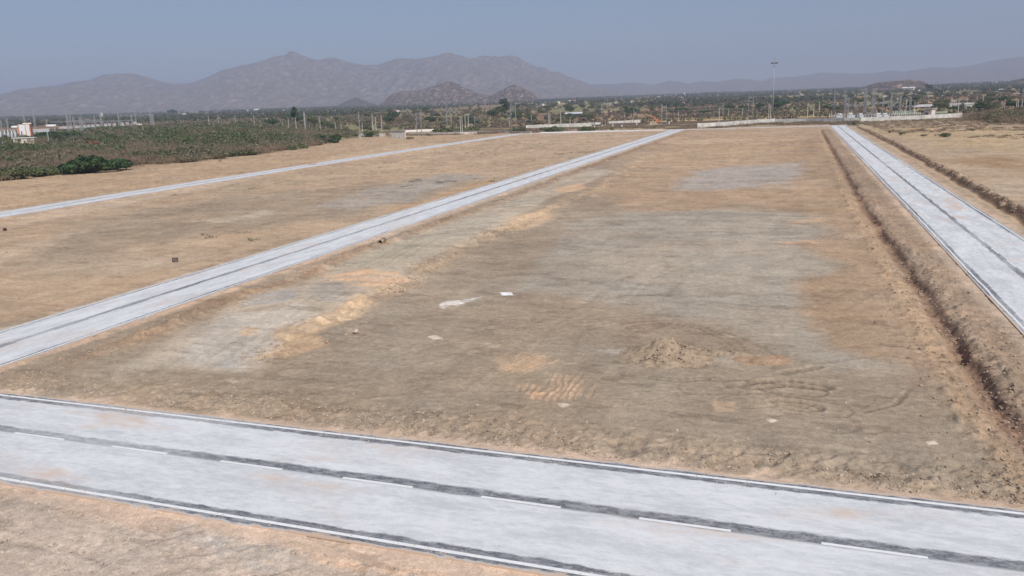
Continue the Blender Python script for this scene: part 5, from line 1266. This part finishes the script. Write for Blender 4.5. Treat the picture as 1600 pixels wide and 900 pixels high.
for k in sorted(HS): byk.setdefault((k[4], k[5], k[2] > 8.5), []).append(k)
for key, items in byk.items():
    for i, (px, b, wpx, hpx, wm, rf_, st) in enumerate(items):
        p = at(px, b)
        S = size_at(p, 1)
        lb = '%s %s %s-roofed building far behind the railway, %s of its kind' % (WN[wm], 'long' if wpx > 8.5 else 'small', 'flat' if rf_ == 'flat' else 'pitch', place_word(i, len(items))) if len(items) > 1 else '%s %s %s-roofed building far behind the railway' % (WN[wm], 'long' if wpx > 8.5 else 'small', 'flat' if rf_ == 'flat' else 'pitch')
        house('far_house', p, -math.radians(20) * (px > 0) + .25 * math.sin(px), wpx * S, min(wpx * S * .7, 14), hpx * S, M[wm], rf_, lb, 'house', 'houses scattered over the far plain', st, roofm=(M['white'] if wm != 'pink' else M['tile']) if rf_ == 'gable' else None, nwin=3)

# ------------------------------------------------------------------ trees
protos = {}
def proto(key, maker):
    if key not in protos: protos[key] = maker(); return protos[key], True
    return protos[key], False
def put_tree(kind, var, loc, s, rz, label, group, sxy=1.0, name=None):
    def mk():
        if kind == 'dark': return make_tree('round', 8, 8.5, 700 + var, 700, 'tree', L['dark'], .38)
        if kind == 'green': return make_tree('round', 7, 9, 720 + var, 650, 'tree', L['green'], .38)
        if kind == 'olive': return make_tree('bush', 5, 9, 740 + var, 620, 'tree', L['olive'], .36)
        if kind == 'brown': return make_tree('bush', 5, 8, 760 + var, 520, 'tree', L['brown'], .34)
        if kind == 'tall': return make_tree('tall', 14, 6.5, 780 + var, 800, 'tree', L['dark'], .40)
    pr, first = proto((kind, var), mk)
    o = pr if first else copy_tree(pr)
    o.location = loc; o.scale = (s * sxy, s * sxy, s); o.rotation_euler = (0, 0, rz)
    tag(o, label, 'tree', group); return o
SP = [(462, 200, 'tall', 14, 34, 'tall dark brownish tree at the right end of the thicket'), (491, 204, 'green', 18, 24, 'bright green rounded tree right of the tall brownish tree'),
      (283, 182, 'dark', 0, 0, None), (270, 181, 'dark', 14, 11, 'dark rounded tree standing out below the mountain slope, left side'),
      (790, 181, 'tall', 17, 28, 'tall green tree left of the twin-column railway masts'), (778, 184, 'green', 18, 18, 'wide green tree left of the tall tree'),
      (1003, 170, 'green', 12, 11, 'light green tree left of the orange machine'), (1262, 152, 'olive', 12, 12, 'round olive tree right of the pink house'),
      (1255, 151, 'dark', 8, 9, 'dark tree touching the pink house'), (1449, 144, 'tall', 10, 13, 'tall bluish-dark tree at the right end of the reddish hillock'), (1454, 144, 'tall', 9, 12, 'second tall dark tree right of the hillock'),
      (1471, 174, 'green', 24, 15, 'yellow-green rounded tree behind the guard house'), (1490, 176, 'dark', 18, 11, 'dark green tree right of the guard house'), (1530, 174, 'dark', 26, 11, 'wide dark green tree behind the right scrub'), (1545, 173, 'green', 18, 10, 'green tree behind the right scrub near its middle')]
k = 0
for px, b, kd, wpx, hpx, lb in SP:
    if not lb: continue
    p = at(px, b); S = size_at(p, 1); H0, W0 = dict(dark=(8, 8.5), green=(7, 9), olive=(5, 9), brown=(5, 8), tall=(14, 6.5))[kd]
    s = hpx * S / H0; put_tree(kd, k % 3, p, s, k * 1.3, lb, 'trees standing out on the plain', sxy=(wpx * S / W0) / s); k += 1
# belt of trees behind the railway
ZN = [(395, 560, 'left of the concrete culvert'), (560, 700, 'behind the concrete culvert'), (700, 850, 'behind the tall twin masts'), (850, 1000, 'left of the orange machine'), (1000, 1180, 'between the orange machine and the floodlight mast'), (1180, 1360, 'behind the floodlight mast'), (1360, 1600, 'behind the right substation')]
KN = dict(dark='dark green tree', green='mid green tree', olive='grey-olive spreading tree', brown='dry brownish tree')
r = np.random.default_rng(808)
for zi, (a, b, wn) in enumerate(ZN):
    n = int((b - a) / 160 * 42); todo = []
    for i in range(n):
        px = r.uniform(a, b); q = r.random()
        dist = 600 + 900 * q ** 1.3
        if zi == 0 and r.random() < .4: continue
        if 960 < px < 1200 and dist < 720: dist += 170
        if px > 1200: dist = 650 + 1000 * q ** 1.1
        todo.append((px, dist, str(r.choice(['dark', 'green', 'olive', 'brown'], p=[.14, .32, .38, .16]))))
    for kd in KN:
        sub = sorted(t_ for t_ in todo if t_[2] == kd)
        for i, (px, dist, _) in enumerate(sub):
            put_tree(kd, int(r.integers(0, 4)), at_d(px, dist), r.uniform(.7, 1.3), r.random() * 6.28,
                     ('%s %s, %s' % (KN[kd], wn, place_word(i, len(sub)))) if len(sub) > 1 else '%s %s' % (KN[kd], wn), '%ss %s' % (KN[kd], wn), sxy=r.uniform(.9, 1.4))
# undergrowth of the belt and woods of the far plain: uncountable
def wood(name, n, fn, seed, mt, nl, hmin, hmax, ls):
    r = np.random.default_rng(seed); x, y = fn(r, n); VV = []
    for i in range(len(x)):
        h = r.uniform(hmin, hmax); w_ = h * r.uniform(.7, 1.5); z0 = float(base_z(x[i], y[i]))
        V, F = leaf_cloud(nl, [(0, 0, h * .55, w_ * .5, w_ * .5, h * .42), (r.normal() * w_ * .4, r.normal() * w_ * .4, h * .4, w_ * .35, w_ * .35, h * .35)], ls, r)
        VV.append(V + np.array([x[i], y[i], z0]))
    V = np.concatenate(VV); return tag(mesh_np(name, V, np.arange(len(V)).reshape(-1, 4), mt), kind='stuff')
def polar(az0, az1, d0, d1, pw, seed, thr, sc_=120):
    def f(r, n):
        X = []; Y = []
        while len(X) < n:
            a = np.radians(r.uniform(az0, az1, n * 3)); d = d0 + (d1 - d0) * r.random(n * 3) ** pw; x = d * np.sin(a); y = d * np.cos(a)
            k = fbm(x / sc_, y / (sc_ * 2.2), seed, 3) > thr; X += list(x[k]); Y += list(y[k])
        return np.array(X[:n]), np.array(Y[:n])
    return f
wood('undergrowth', 2300, polar(-48, 17, 590, 1400, 1.3, 901, .43, 60), 902, L['scrub'], 60, 1.5, 3.6, .55)
wood('undergrowth', 1500, polar(-48, 17, 600, 1700, 1.3, 911, .44, 70), 912, L['olive'], 60, 1.8, 4.2, .6)
wood('distant_woodland', 3400, polar(-60, 22, 1300, 3200, 1.2, 921, .47, 160), 922, L['wood'], 34, 5, 10, 1.25)
wood('distant_woodland', 4200, polar(-60, 22, 3000, 6200, .9, 931, .43, 300), 932, L['wood'], 22, 7, 13, 2.6)
